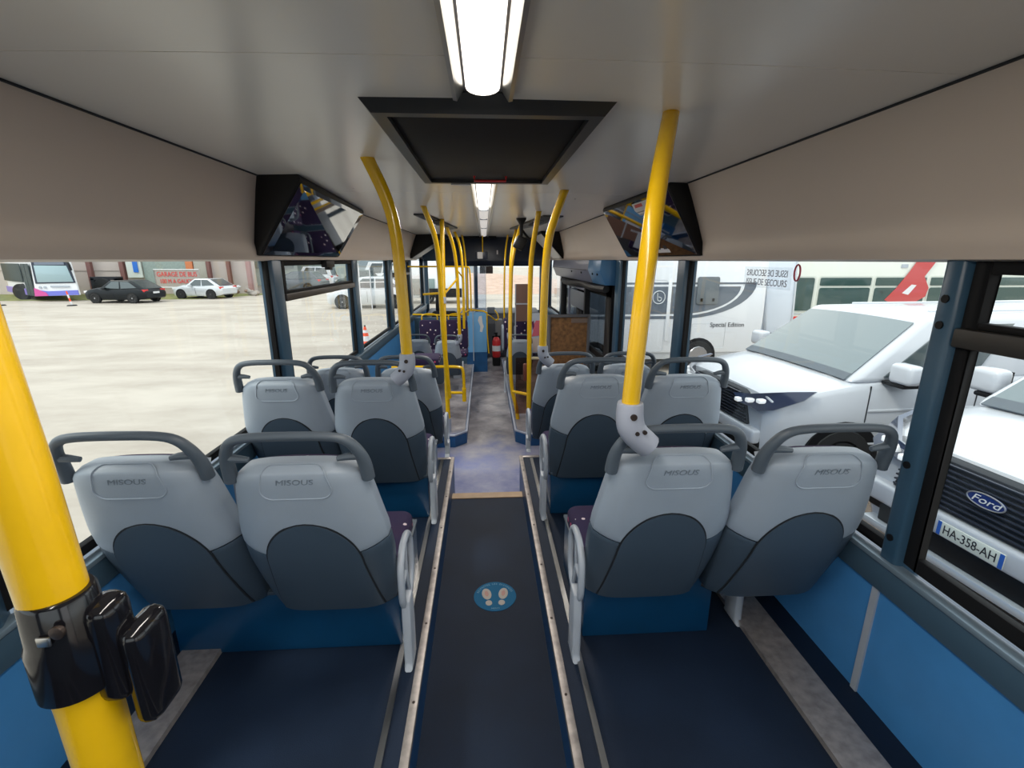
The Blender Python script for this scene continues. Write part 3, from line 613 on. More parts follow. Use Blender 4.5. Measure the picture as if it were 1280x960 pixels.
seat(.46, 6.15, BOX, -.95, -1, 'far right aisle seat on the low step box behind the tinted screen', g2, .80)
# seats facing the camera with dotted purple fabric
def rear_facing(x, y, lb, ztop=-.90, w_=.16, rz=0, hoop=True):
    t = thing('passenger_seat', (x, y, BOX), lb, 'seat', 'purple dotted seats facing the rear', rz)
    def L(mb, nm, mat, **kw): return put(nm, mb, mat, t, local=True, **kw)
    b = BOX; zt = ztop-b
    L(MB().prism(rrect(-w_, w_, zt-.46, zt, .05), 'y', 0, .05), 'backrest', M['fabric'], bevel=.015)
    L(MB().prism(rrect(-w_-.01, w_+.01, zt-.47, zt-.10, .05), 'y', .05, .08), 'back_shell', M['shell'], bevel=.01)
    L(MB().prism(rrect(-w_-.005, w_+.005, -.38, .02, .05), 'z', zt-.52, zt-.45), 'cushion', M['fabric'], bevel=.02)
    L(MB().box(-.06, .06, -.3, -.02, 0, zt-.52), 'pedestal', M['frame'], bevel=.01)
    if hoop: L(MB().tube(smooth([(-w_*.75, .05, zt-.02), (-w_*.75, .05, zt+.09), (w_*.75, .05, zt+.09), (w_*.75, .05, zt-.02)], 3), .011, 8), 'yellow_hoop', M['yellow'], label='yellow tubular grab hoop')
    return t
rear_facing(-.86, 7.35, 'purple dotted seat facing the rear at the left window')
rear_facing(-.44, 7.35, 'purple dotted seat facing the rear next to the left aisle', w_=.17)
rear_facing(.60, 7.2, 'purple dotted seat facing the rear behind the brown screen on the right', -.86, .14, hoop=False)
rear_facing(.33, 7.0, 'narrow purple dotted seat seen edge-on beside the right aisle', -.84, .12, rz=PI/2, hoop=False)
t = thing('passenger_seat', (-.62, 4.98, BOX), 'purple dotted seat with low dark back behind the left yellow rail', 'seat', 'purple dotted seats facing the rear')
put('cushion', MB().prism(rrect(-.80, -.50, 4.95, 5.3, .05), 'z', -1.10, -1.02), M['fabric'], t, bevel=.02)
put('back_shell', MB().prism(rrect(-.82, -.48, -1.4, -1.06, .05), 'y', 5.30, 5.38), M['dark'], t, bevel=.02)
put('pedestal', MB().box(-.7, -.6, 5.0, 5.25, BOX, -1.10), M['frame'], t, bevel=.01)
# blue boxes under the second row
for s, nm, x0, x1 in ((-1, 'left', -1.15, -.33), (1, 'right', .36, 1.0)):
    t = thing('seat_box', ((x0+x1)/2, 2.45, PLAT), 'dark blue equipment box under the second-row seats on the %s' % nm, 'box')
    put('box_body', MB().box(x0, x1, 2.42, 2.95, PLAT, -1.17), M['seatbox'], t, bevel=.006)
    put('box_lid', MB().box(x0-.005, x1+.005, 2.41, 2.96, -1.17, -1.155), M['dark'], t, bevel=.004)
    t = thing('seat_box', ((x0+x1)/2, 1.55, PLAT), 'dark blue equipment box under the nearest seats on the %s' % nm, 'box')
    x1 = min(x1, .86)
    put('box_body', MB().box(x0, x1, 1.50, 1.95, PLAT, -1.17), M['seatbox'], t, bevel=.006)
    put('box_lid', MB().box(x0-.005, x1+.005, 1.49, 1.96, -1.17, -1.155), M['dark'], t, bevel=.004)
# yellow rails in the front area
t = thing('grab_rail', (-.6, 7.9, -.98), 'yellow waist-height rails and loops around the cab partition', 'rail')
put('top_rail', MB().tube([(-1.15, 7.6, -.84), (-.42, 7.6, -.86), (-.25, 7.9, -.80), (-.02, 7.95, -.83), (.03, 7.95, -.86)], .013, 8), M['yellow'], t)
put('post', MB().tube([(.035, 7.95, -.84), (.035, 7.95, -1.2), (.06, 7.95, -1.55)], .011, 8), M['yellow'], t)
put('loop_rail', MB().tube(smooth([(.045, 8.0, -.90), (.10, 8.1, -.93), (.18, 8.2, -1.02), (.24, 8.2, -1.0), (.22, 8.2, -.90), (.17, 8.2, -.84)], 3), .012, 8), M['yellow'], t)
t = thing('grab_rail', (-.6, 7.8, -.2), 'yellow overhead rail frame in front of the left driver cab', 'rail')
put('top_rail', MB().tube(smooth([(-1.2, 7.7, -.10), (-.28, 7.7, -.10), (-.22, 7.7, -.12), (-.22, 7.7, -.8)], 3), .013, 8), M['yellow'], t)
put('side_hoop', MB().tube(smooth([(-.36, 6.8, -.16), (-.30, 7.2, -.28), (-.31, 7.2, -.45), (-.30, 7.2, -.65), (-.37, 6.9, -.75)], 3), .010, 8), M['yellow'], t)
# tinted screens, posters, cork board partition on the right
t = thing('tinted_screen', (.6, 4.85, BOX), 'brown tinted low screen between the two yellow poles on the right step box', 'screen')
put('tinted_pane', MB().box(.32, .66, 4.86, 4.868, -1.62, -1.0), M['brown'], t)
put('top_clip', MB().box(.45, .60, 4.845, 4.875, -1.015, -.995), pbr('clip_cream', (.6, .52, .35), .5), t)
t = thing('tinted_screen', (.5, 6.8, -1.4), 'brown tinted tall screen in front of the windscreen on the right', 'screen')
put('tinted_pane', MB().box(.44, .68, 6.8, 6.808, -.86, -.33), pbr('brown_panel', (.19, .11, .085), .25), t)
put('pane_edge', MB().box(.435, .685, 6.795, 6.813, -.62, -.60).box(.435, .45, 6.795, 6.813, -1.8, -.33), M['frame'], t)
t = thing('poster', (.66, 6.4, BOX), 'white poster with a pink and red figure behind the right yellow poles', 'poster')
put('sheet', MB().box(.60, .80, 6.4, 6.405, -1.25, -.70), pbr('poster_pale_blue', (.55, .62, .72), .5), t)
put('figure', MB().prism([(.66, -.86), (.70, -.80), (.76, -.80), (.77, -.95), (.80, -1.0), (.64, -1.02), (.66, -.95)], 'y', 6.394, 6.399), pbr('poster_pink', (.72, .16, .22), .5), t)
put('skirt', MB().prism([(.65, -1.04), (.78, -1.04), (.79, -1.22), (.66, -1.24)], 'y', 6.394, 6.399), pbr('poster_cream', (.70, .60, .55), .5), t)
put('hair', MB().prism([(.64, -.82), (.665, -.80), (.675, -.88), (.65, -.93)], 'y', 6.393, 6.398), pbr('poster_purple', (.14, .03, .12), .5), t)
put('post', MB().box(.60, .62, 6.405, 6.42, BOX, -.6), M['frame'], t)
t = thing('door_partition', (.97, 5.3, LOW), 'grey-framed brown cork board partition ahead of the third-row right seats', 'partition')
put('board', MB().box(.745, 1.165, 5.3, 5.315, -1.65, -.63), M['cork'], t)
put('board_frame', MB().box(.70, .745, 5.285, 5.33, LOW, -.60).box(1.165, 1.20, 5.285, 5.33, LOW, -.60).box(.745, 1.165, 5.285, 5.33, -.63, -.60), pbr('frame_dark_grey', (.10, .10, .11), .4), t, bevel=.006)
put('edge_trim', MB().box(.69, .70, 5.28, 5.30, LOW, -.56), M['frame'], t)
put('poster_strip', MB().box(.98, 1.165, 5.292, 5.299, -.69, -.64), pbr('strip_taupe', (.20, .14, .11), .5), t)
# passenger door with header
t = thing('door_header', (1.16, 6.2, -.24), 'long roof-level door mechanism cover above the middle door, blue end and grey body', 'cover')
def hdr(y0, y1, mat, nm):
    return put(nm, MB().prism([(1.27, .0), (1.09, .0), (1.08, -.10), (1.11, -.16), (1.14, -.235), (1.27, -.235)], 'y', y0, y1), mat, t, bevel=.008)
hdr(4.47, 5.0, M['blueh'], 'end_cover'); hdr(5.003, 7.6, M['grayp'], 'main_cover')
put('cover_seam', MB().box(1.075, 1.084, 5.1, 7.5, -.105, -.10), M['groove'], t)
for y in (4.62, 4.83, 5.4, 6.0): put('cover_bolt', MB().lathe([(.011, 0), (.011, -.012)], (1.10, y, -.135), 'x', 8), M['black'], t)
put('cable_bundle', MB().tube(smooth([(1.16, 4.5, -.27), (1.12, 5.0, -.28), (1.15, 5.5, -.26), (1.1, 6.2, -.29), (1.15, 7.0, -.28)], 2), .035, 8), M['black'], t)
for k, (a, b, lb) in enumerate(((4.52, 6.03, 'rear'), (6.05, 7.55, 'front'))):
    d = thing('door_%d' % (k+1), (1.27, (a+b)/2, LOW), None, None, kind='structure')
    put('door_frame', MB().box(1.22, 1.30, a, a+.22, LOW, -.23).box(1.22, 1.30, b-.13, b, LOW, -.23).box(1.22, 1.30, a, b, -.36, -.23).box(1.22, 1.30, a, b, LOW, LOW+.25), M['rubber'], d, bevel=.01)
    put('door_pane', MB().box(1.255, 1.261, a+.21, b-.12, LOW+.24, -.35), glass_mat('door_glass', (.42, .46, .48)), d)
    put('door_rail', MB().box(1.21, 1.235, a+.2, b-.12, -1.02, -.96), M['rubber'], d)
t = thing('door_screen', (1.24, 5.8, LOW), 'black framed inner door screen leaning by the middle door', 'screen')
fr = MB(); P = [(p[0], p[1]) for p in rrect(5.45, 6.5, -1.2, -.33, .08)]
put('screen_frame', MB().tube([(1.17, p[0], p[1]) for p in P], .018, 8, True), M['grayp'], t)
put('screen_top', MB().box(1.165, 1.175, 5.5, 6.45, -.58, -.37), M['navy'], t)
put('post', MB().box(1.14, 1.2, 5.36, 5.42, LOW, -.26), M['black'], t)
# footprint sticker on the aisle floor
t = thing('floor_sticker', (.03, 1.97, AIS), 'round blue floor sticker with two pale shoe prints on the aisle floor', 'sticker')
put('disc', MB().lathe([(.104, 0), (.104, .0015)], (.03, 1.97, AIS), n=40), pbr('sticker_blue', (.0, .12, .27), .6, spec=.2), t)
for s in (-1, 1):
    rot = Matrix.Rotation(-s*.16, 3, 'Z')
    def shoe(cx, cy, a, b): return [tuple(rot @ Vector((s*.038+cx+a*math.cos(q*PI/9), cy+b*math.sin(q*PI/9), 0)))[:2] for q in range(18)]
    pp = put('shoe_print', MB().prism([(x+.03, y+1.97) for x, y in shoe(0, .022, .023, .04)], 'z', AIS+.0015, AIS+.0022), pbr('print_cream', (.45, .42, .38), .6), t)
    put('heel_print', MB().prism([(x+.03, y+1.97) for x, y in shoe(0, -.042, .016, .018)], 'z', AIS+.0015, AIS+.0022), pp.data.materials[0], t)
    put('sole_patch', MB().prism([(x+.03, y+1.97) for x, y in shoe(0, .024, .010, .02)], 'z', AIS+.0022, AIS+.0026), pbr('print_pink', (.5, .28, .24), .6), t)
inkl = pbr('sticker_lettering', (.16, .36, .52), .6)
body = 'RESPECTEZ LES DISTANCES'
for i, ch in enumerate(body):
    a = math.radians(160-140*i/(len(body)-1))
    if ch != ' ': text('lettering', ch, .016, inkl, t, (.03+.088*math.cos(a), 1.97+.088*math.sin(a), AIS+.0018), (0, 0, a-PI/2), .0003)
text('lettering', 'MERCI', .014, inkl, t, (.03, 1.97-.086, AIS+.0018), (0, 0, 0), .0003)

# ================================================================ OUTSIDE
G = -2.25
put('ground', MB().add([(-120, -60, G), (60, -60, G), (60, 160, G), (-120, 160, G)], [[0, 1, 2, 3]]), M['yard'], kind='structure')
put('ground', MB().add([(1.2, -6, G+.004), (16, -6, G+.004), (16, 8.2, G+.004), (1.2, 8.2, G+.004)], [[0, 1, 2, 3]]), M['gravel'], kind='structure', label='brown gravel beside the bus')
put('ground', MB().prism([(-60, 27.8), (-45, 27.5), (-17, 29.2), (-14, 34), (-60, 34)], 'z', G, G+.015), M['grass'], kind='structure', label='thin grass verge before the warehouse')
# bus underside skirt
put('bus_underside', MB().box(-1.28, 1.28, Y0, Y1, LOW-.16, LOW-.1), M['black'], kind='structure')

WH = {}
def wheel(parent, x, y, r, w_, s, dark=False):
    k = (round(r, 3), round(w_, 3), dark)
    if k not in WH:
        ty = mesh_of(MB().lathe([(r*.6, -w_/2), (r*.94, -w_/2), (r, -w_*.3), (r, w_*.3), (r*.94, w_/2), (r*.6, w_/2)], (0, 0, 0), 'y', 24), 'tyre'); ty.materials.append(M['ctyre'])
        mb = MB().lathe([(r*.10, w_*.5), (r*.12, w_*.54), (0.001, w_*.54)], (0, 0, 0), 'y', 10)
        mb.lathe([(r*.62, w_*.30), (r*.64, w_*.5), (r*.58, w_*.5), (r*.56, w_*.30)], (0, 0, 0), 'y', 24)
        for q in range(5):
            a = q*2*PI/5; c, s_ = math.cos(a), math.sin(a); wd = r*.09
            mb.add([(r*.1*s_+wd*c, w_*.5, r*.1*c-wd*s_), (r*.1*s_-wd*c, w_*.5, r*.1*c+wd*s_), (r*.58*s_-wd*c*.8, w_*.46, r*.58*c+wd*s_*.8), (r*.58*s_+wd*c*.8, w_*.46, r*.58*c-wd*s_*.8)], [[0, 1, 2, 3]])
        hb = mesh_of(mb, 'hub_cap'); hb.materials.append(pbr('dark_alloy', (.12, .12, .13), .4, .6) if dark else M['hub'])
        WH[k] = (ty, hb)
    ty, hb = WH[k]
    o = share('wheel', ty, parent, (x, y, r), (0, 0, 0 if s > 0 else PI)); share('hub_cap', hb, o); return o
def loft(st):
    """st: list of (x, half width, z bottom, z top, crown, shoulder); closed body along x"""
    mb = MB(); n = None
    for (x, w_, zb, zt, cr, sh) in st:
        ring_ = [(0, zt+cr), (w_*.55, zt+cr*.75), (w_*.86, zt+cr*.25), (w_*.97, zt-sh*.35), (w_, zt-sh), (w_, (zb+zt)/2), (w_*.985, zb+.12), (w_*.93, zb)]
        full = ring_+[(-a, b) for a, b in ring_[::-1] if a > 0]
        n = len(full); mb.v += [Vector((x, a, b)) for a, b in full]
    for i in range(len(st)-1):
        for j in range(n): mb.f.append([i*n+j, i*n+(j+1) % n, (i+1)*n+(j+1) % n, (i+1)*n+j])
    mb.f.append(list(range(n))[::-1]); mb.f.append([(len(st)-1)*n+j for j in range(n)]); return mb
def quad(a, b, c, d, off=.006, n=4):
    """slightly proud panel between four corners"""
    a, b, c, d = map(Vector, (a, b, c, d)); nn_ = (b-a).cross(d-a).normalized()*off; mb = MB()
    return mb.add([a-nn_, b-nn_, c-nn_, d-nn_, a+nn_, b+nn_, c+nn_, d+nn_], [[3,2,1,0],[4,5,6,7],[0,1,5,4],[1,2,6,5],[2,3,7,6],[3,0,4,7]])
def car(loc, rz, lb, cat, paint, L=4.3, W=1.78, Hb=.92, Ht=1.46, hood=1.0, wsx=1.6, rfx=2.3, rend=3.6, tail=4.15, wr=.32, glass=None, grp=None, dark=False, scale=1, name='car', lights=True, plate=False):
    """local axes: nose at x=0 pointing to -x, length along +x"""
    t = thing(name, loc, lb, cat, grp, rz, scale=scale); w_ = W/2; gl = glass or M['vglass']
    st = [(0, w_*.80, .28, .62, .02, .10), (.10, w_*.90, .22, .70, .02, .12), (.35, w_*.97, .2, .78, .03, .12), (hood, w_, .2, .90, .03, .12), (wsx*.8, w_, .2, Hb, .02, .1), (L*.6, w_, .2, Hb+.01, .0, .1), (L*.86, w_, .2, Hb+.03, 0, .1), (L*.96, w_*.95, .25, Hb, .0, .12), (L, w_*.86, .32, Hb-.15, 0, .1)]
    put('body', loft(st), paint, t, local=True, sub=0)
    tw = w_*.78
    def gh(z0, z1, i0, f=0.): 
        return [(hood+f, -w_*.92, z0), (hood+f, w_*.92, z0), (tail-f, w_*.90, z0), (tail-f, -w_*.90, z0), (rfx, -tw, z1), (rfx, tw, z1), (rend, tw, z1), (rend, -tw, z1)]
    A = gh(Hb-.03, Ht, 0); put('cabin', MB().add(A, [[0,1,2,3],[7,6,5,4],[0,4,5,1],[1,5,6,2],[2,6,7,3],[3,7,4,0]]), paint, t, local=True, bevel=.05, seg=3)
    A = [Vector(p) for p in A]
    def inset(idx, m, o_):
        c = [A[i] for i in idx]; ce = sum(c, Vector())/4; return [ce+(p-ce)*m for p in c]
    fq = inset((0, 1, 5, 4), .90, 0); put('windscreen', quad(*fq, off=.02), gl, t, local=True)
    fq = inset((2, 3, 7, 6), .84, 0); put('rear_window', quad(*fq, off=.02), gl, t, local=True)
    for s, idx in ((-1, (0, 4, 7, 3)), (1, (1, 5, 6, 2))):
        a, b, c, d = [A[i] for i in idx]; y = Vector((0, s*.004, 0))
        def P(u, v):
            lo = a*(1-u)+d*u; hi = b*(1-u)+c*u; return lo*(1-v)+hi*v+y
        put('side_window', quad(P(.10, .16), P(.14, .88), P(.47, .88), P(.47, .12), off=.014), gl, t, local=True)
        put('side_window', quad(P(.51, .12), P(.51, .88), P(.86, .86), P(.90, .20), off=.014), gl, t, local=True)
        for u in (.49,): put('door_gap', MB().box(L*.49-.006, L*.49+.006, s*(w_+.001)-.004, s*(w_+.001)+.004, .3, Hb-.1), M['groove'], t, local=True)
        put('mirror', MB().box(hood+.45, hood+.62, *sorted((s*w_*.98, s*(w_+.17))), Hb-.02, Hb+.12), paint, t, local=True, bevel=.03)
        for x in (L*.19, L*.79):
            put('wheel_arch', MB().lathe([(wr*1.13, 0), (wr*1.13, s*.012)], (x, s*(w_-.006), wr), 'y', 24), M['black'], t, local=True)
            wheel(t, x, s*(w_-.09), wr, .22, s, dark)
        put('tail_lamp', MB().box(L*.93, L*.985, *sorted((s*w_*.55, s*w_*.93)), Hb-.16, Hb-.02), M['red'], t, local=True, bevel=.02)
        put('head_lamp', MB().box(.02, .25, *sorted((s*w_*.55, s*w_*.90)), .60, .72), M['paper'], t, local=True, bevel=.02)
    if plate: put('number_plate', MB().box(L-.02, L+.02, -.24, .24, .55, .66), M['paper'], t, local=True)
    return t

# --- the two light vans on the right (noses towards the bus)
def van(loc, rz, lb, near):
    t = thing('van', loc, lb, 'van', None, rz); w_ = .93; Pm = M['vanw']
    st = [(0, .80, .34, .86, .015, .05), (.06, .86, .26, 1.0, .02, .06), (.25, .91, .22, 1.06, .03, .07), (.55, w_, .22, 1.12, .035, .08), (.85, w_, .22, 1.17, .03, .08), (1.5, w_, .22, 1.20, .01, .06), (3.5, w_, .22, 1.21, .0, .06), (5.0, w_, .22, 1.2, 0, .06)]
    put('body', loft(st), Pm, t, local=True)
    hb = 1.16; A = [Vector(p) for p in [(.78, -.90, hb), (.78, .90, hb), (5.0, .90, hb), (5.0, -.90, hb), (1.62, -.76, 1.80), (1.62, .76, 1.80), (4.95, .76, 1.84), (4.95, -.76, 1.84)]]
    put('cabin', MB().add(A, [[0,1,2,3],[7,6,5,4],[0,4,5,1],[1,5,6,2],[2,6,7,3],[3,7,4,0]]), Pm, t, local=True, bevel=.06, seg=4)
    def FP(u, v): return (A[0]*(1-u)+A[1]*u)*(1-v)+(A[4]*(1-u)+A[5]*u)*v
    sag = MB(); us = [.045+.91*i/10 for i in range(11)]; vs = [.04+.86*i/6 for i in range(7)]
    nf = Vector((-.6, 0, .8)).normalized()
    sag.grid(lambda u, v: FP(u, v)+nf*(.012+.03*(1-(2*u-1)**2)), us, vs)
    put('windscreen', sag, M['vglass2'], t, local=True, solid=.01)
    band = MB(); band.grid(lambda u, v: FP(u, v)+nf*(.018+.03*(1-(2*u-1)**2)), us, [.02, .05, .085, .11])
    put('wiper_cowl', band, pbr('cowl_grey', (.10, .12, .14), .5), t, local=True, solid=.012)
    put('dashboard_line', MB().box(1.0, 1.05, -.6, .6, 1.30, 1.31), M['black'], t, local=True)
    for s in (-1, 1):
        a, b, c, d = [(A[0], A[4], A[7], A[3]), (A[1], A[5], A[6], A[2])][s > 0]
        def P(u, v): return (a*(1-u)+d*u)*(1-v)+(b*(1-u)+c*u)*v+Vector((0, s*.005, 0))
        put('side_window', quad(P(.065, .10), P(.075, .45), P(.09, .88), P(.30, .88), off=.012).add(quad(P(.065, .10), P(.09, .88), P(.30, .88), P(.30, .08), off=.012).v, [[3,2,1,0],[4,5,6,7],[0,1,5,4],[1,2,6,5],[2,3,7,6],[3,0,4,7]]), M['vglass'], t, local=True)
        put('door_gap', MB().box(.98, .99, s*w_-.004, s*w_+.004, .4, 1.14).box(2.15, 2.16, s*w_-.004, s*w_+.004, .4, 1.14), M['groove'], t, local=True)
        put('door_crease', MB().box(1.0, 4.8, s*w_-.01, s*w_+.012, .86, .89).box(1.0, 4.8, s*w_-.01, s*w_+.01, .50, .53), Pm, t, local=True, bevel=.008)
        put('mirror_arm', MB().box(1.10, 1.36, *sorted((s*.90, s*1.14)), 1.16, 1.20), M['black'], t, local=True, bevel=.015)
        put('mirror_cap', MB().box(1.08, 1.24, *sorted((s*.97, s*1.20)), 1.20, 1.40), Pm, t, local=True, bevel=.045, seg=3)
        put('mirror_glass', MB().box(1.238, 1.248, *sorted((s*.99, s*1.18)), 1.22, 1.38), M['black'], t, local=True)
        for x in (.78, 4.1):
            put('wheel_arch', MB().lathe([(.41, 0), (.41, s*.02)], (x, s*(w_-.012), .36), 'y', 28), M['black'], t, local=True)
            wheel(t, x, s*(w_-.10), .345, .24, s)
        # headlamp: dark swept housing with three bright cells
        hl = MB(); q = [(-.06, .38, .95), (-.03, .62, 1.0), (.2, .86, 1.08), (.42, .945, 1.10), (.30, .945, 1.01), (.05, .885, .90), (-.03, .78, .86), (-.06, .50, .88)]
        q = [Vector((p[0], s*p[1], p[2])) for p in q]; ce = sum(q, Vector())/len(q); k = len(q)
        o2 = [p+Vector((-.025, s*.02, .012)) for p in q]
        hl.add(q+o2, [list(range(k)), list(range(k, 2*k))]+[[i, (i+1) % k, k+(i+1) % k, k+i] for i in range(k)])
        h = put('head_lamp', hl, pbr('lamp_dark_lens', (.02, .03, .07), .1, coat=1), t, local=True)
        for i in range(3):
            c_ = Vector((-.078+.042*i, s*(.52+.115*i), .895+.022*i)); put('lamp_cell', MB().box(c_.x-.045, c_.x+.03, c_.y-.03, c_.y+.03, c_.z, c_.z+.045), pbr('lamp_bright', (.85, .86, .9), .15, emit=(1, 1, 1), es=.3), h, local=True, bevel=.01)
        put('fog_recess', MB().box(-.02, .05, *sorted((s*.60, s*.80)), .42, .60), M['black'], t, local=True, bevel=.02)
    # grille slats
    gx = -.045
    put('grille_back', MB().prism([(-.62, .66), (.62, .66), (.50, .98), (.42, 1.0), (-.42, 1.0), (-.50, .98)], 'x', gx+.01, gx+.12), M['groove'], t, local=True, bevel=.01)
    for i in range(9):
        z = .685+i*.036; ww = .60-.13*(i/8)**2
        put('grille_slat', MB().box(gx-.012, gx+.02, -ww, ww, z, z+.012), pbr('slat_dark', (.03, .035, .05), .25) if i == 0 else bpy.data.materials['slat_dark'], t, local=True, bevel=.004)
    put('bumper_bar', MB().box(gx-.035, .10, -.80, .80,   .50, .655), M['vanw'], t, local=True, bevel=.03, seg=3)
    put('lower_intake', MB().box(gx-.01, .08, -.66, .66, .36, .50), M['black'], t, local=True, bevel=.01)
    put('lower_lip', MB().box(gx-.05, .10, -.76, .76, .30, .36), M['silver'], t, local=True, bevel=.02)
    lg = put('emblem', MB().add([(gx-.028, .105*math.cos(i*PI/16), .86+.042*math.sin(i*PI/16)) for i in range(32)]+[(gx-.014, .105*math.cos(i*PI/16), .86+.042*math.sin(i*PI/16)) for i in range(32)], [list(range(32)), list(range(32, 64))]+[[i, (i+1) % 32, 32+(i+1) % 32, 32+i] for i in range(32)]), pbr('emblem_blue', (.01, .03, .16), .2, coat=1), t, local=True, label='blue oval emblem with chrome rim')
    put('emblem_rim', MB().tube([(gx-.027, .105*math.cos(i*PI/16), .86+.042*math.sin(i*PI/16)) for i in range(32)], .0045, 8, True), M['hub'], lg, local=True)
    text('emblem_lettering', 'Ford', .062, M['paper'], lg, (gx-.030, 0, .86), (PI/2, 0, -PI/2), .001, sx=1.35, local=True, shear=.3)
    npz = .57; pl = put('number_plate', MB().box(gx-.047, gx-.036, -.180, .207, npz-.048, npz+.048), pbr('plate_white', (.75, .78, .70), .4), t, local=True, bevel=.004)
    for s in (-1, 1): put('plate_band', MB().box(gx-.0485, gx-.0465, *sorted((s*.1935+.0135, s*.170+.0135)), npz-.046, npz+.046), pbr('plate_blue', (.02, .12, .50), .4), pl, local=True)
    text('plate_lettering', 'HA-358-AH', .083, M['ink'], pl, (gx-.0478, .0135, npz), (PI/2, 0, -PI/2), .001, sx=.77, local=True)
    put('roof_rib', MB().box(1.9, 4.8, -.5, -.47, 1.825, 1.85).box(1.9, 4.8, .47, .5, 1.825, 1.85), Pm, t, local=True, bevel=.008)
    return t
v1 = van((2.66, 5.02, G), math.radians(3), 'silver-white van with its headlamp and windscreen facing the bus, left of the thick pillar', False)
v1.scale = (1, 1, .945)
van((3.03, 2.36, G), math.radians(3), 'white van with slatted grille, blue oval badge and number plate, right of the thick pillar', True)

# --- motorhome, side facing the camera
t = thing('motorhome', (3.7, 9.3, G), 'white motorhome with a grey window band seen side-on beyond the vans', 'motorhome')
yb = 9.3
put('body', MB().prism([(1.75, -1.85), (5.62, -1.85), (5.68, -1.2), (5.64, .45), (5.4, .62), (1.75, .62)], 'y', yb, yb+2.2), M['white'], t, bevel=.03)
def band(x0, x1, zt, zb, r, off): # band with a swept right end
    return MB().prism([(x0, zt), (x1, zt)]+[(x1-(x1-r)*math.sin(a*PI/20)**1.0*1., zb+(zt-zb)*(1-math.sin(a*PI/20)**1.6)) if 0 else (r+(x1-r)*math.cos(a*PI/20), zt-(zt-zb)*math.sin(a*PI/20)) for a in range(1, 11)]+[(x0, zb)], 'y', yb-off, yb-off+.004)
gb = pbr('band_grey', (.13, .155, .19), .3); 
put('grey_band', band(1.76, 5.45, -.43, -1.15, 3.9, .006), gb, t)
put('band_line', band(1.76, 5.20, -.47, -1.09, 3.9, .010), M['white'], t)
put('band_core', band(1.76, 5.12, -.51, -1.05, 3.9, .014), gb, t)
put('downpipe', MB().box(3.64, 3.71, yb-.03, yb, -1.6, -.40), M['white'], t, bevel=.01)
put('window', MB().prism(rrect(4.22, 4.66, -.86, -.32, .04), 'y', yb-.05, yb-.012), pbr('motorhome_window', (.13, .15, .165), .5), t, bevel=.008)
put('window', MB().prism(rrect(3.02, 3.30, -1.08, -.55, .04), 'y', yb-.05, yb-.012), pbr('side_window_dark', (.05, .075, .10), .2), t, bevel=.008)
for x in (4.32, 4.56): put('window_lock', MB().box(x-.02, x+.02, yb-.065, yb-.05, -.80, -.74), M['black'], t)
put('round_logo', MB().tube([(3.46+.125*math.cos(i*PI/14), yb-.018, -.72+.125*math.sin(i*PI/14)) for i in range(28)], .011, 6, True), M['silver'], t)
put('round_logo_mark', MB().tube(smooth([(3.43, yb-.018, -.63), (3.43, yb-.018, -.78), (3.50, yb-.018, -.80), (3.52, yb-.018, -.73), (3.45, yb-.018, -.71)], 2), .010, 6), M['silver'], t)
text('lettering', 'Special Edition', .13, M['ink'], t, (4.93, yb-.004, -1.28), (PI/2, 0, 0), .001, sx=.95)
put('skirt', MB().box(1.8, 5.55, yb+.03, yb+2.1, -1.98, -1.85), M['silver'], t)
put('wheel_arch', MB().lathe([(.37, 0), (.37, -.008)], (4.37, yb+.002, G+.34), 'y', 24), M['black'], t)
for x in (4.37, 2.2):
    o = put('wheel', MB().lathe([(.2, 0), (.30, 0), (.31, .03), (.31, .2)], (x, yb-.03, G+.34), 'y', 24), M['ctyre'], t)
    put('hub_cap', MB().lathe([(.19, -.012), (.20, 0)], (x, yb-.03, G+.34), 'y', 12), M['hub'], o)
put('hatch_outline', MB().tube([(p[0], yb-.001, p[1]) for p in rrect(4.20, 4.9, -1.75, -1.25, .03)], .005, 6, True), M['silver'], t)
put('door_outline', MB().tube([(p[0], yb-.001, p[1]) for p in rrect(3.0, 3.62, -1.8, -.38, .05)], .005, 6, True), M['silver'], t)
t = thing('box_van', (7.0, 11, G), 'pale bluish-white box body standing just behind the motorhome', 'van')
put('body', MB().prism([(5.95, -1.7), (7.1, -1.7), (7.02, .5), (5.95, .5)], 'y', 10.5, 12.3), pbr('pale_blue_white', (.66, .72, .80), .3), t, bevel=.03)
put('corner_moulding', MB().tube([(7.1, 10.5, -1.7), (7.09, 10.49, -1.2), (7.04, 10.49, -.3), (7.0, 10.49, .5)], .02, 8), M['silver'], t)
put('corner_moulding', MB().tube([(6.5, 10.47, -1.8), (6.42, 10.47, -1.3), (6.36, 10.47, -.5)], [.05, .035, .01], 8), M['frame'], t)
put('bumper', MB().box(5.95, 7.1, 10.45, 12.3, -1.95, -1.7), M['black'], t, bevel=.03)
for x in (6.3, 6.8): wheel(t, x-7.0, .0-.1, .32, .2, -1)
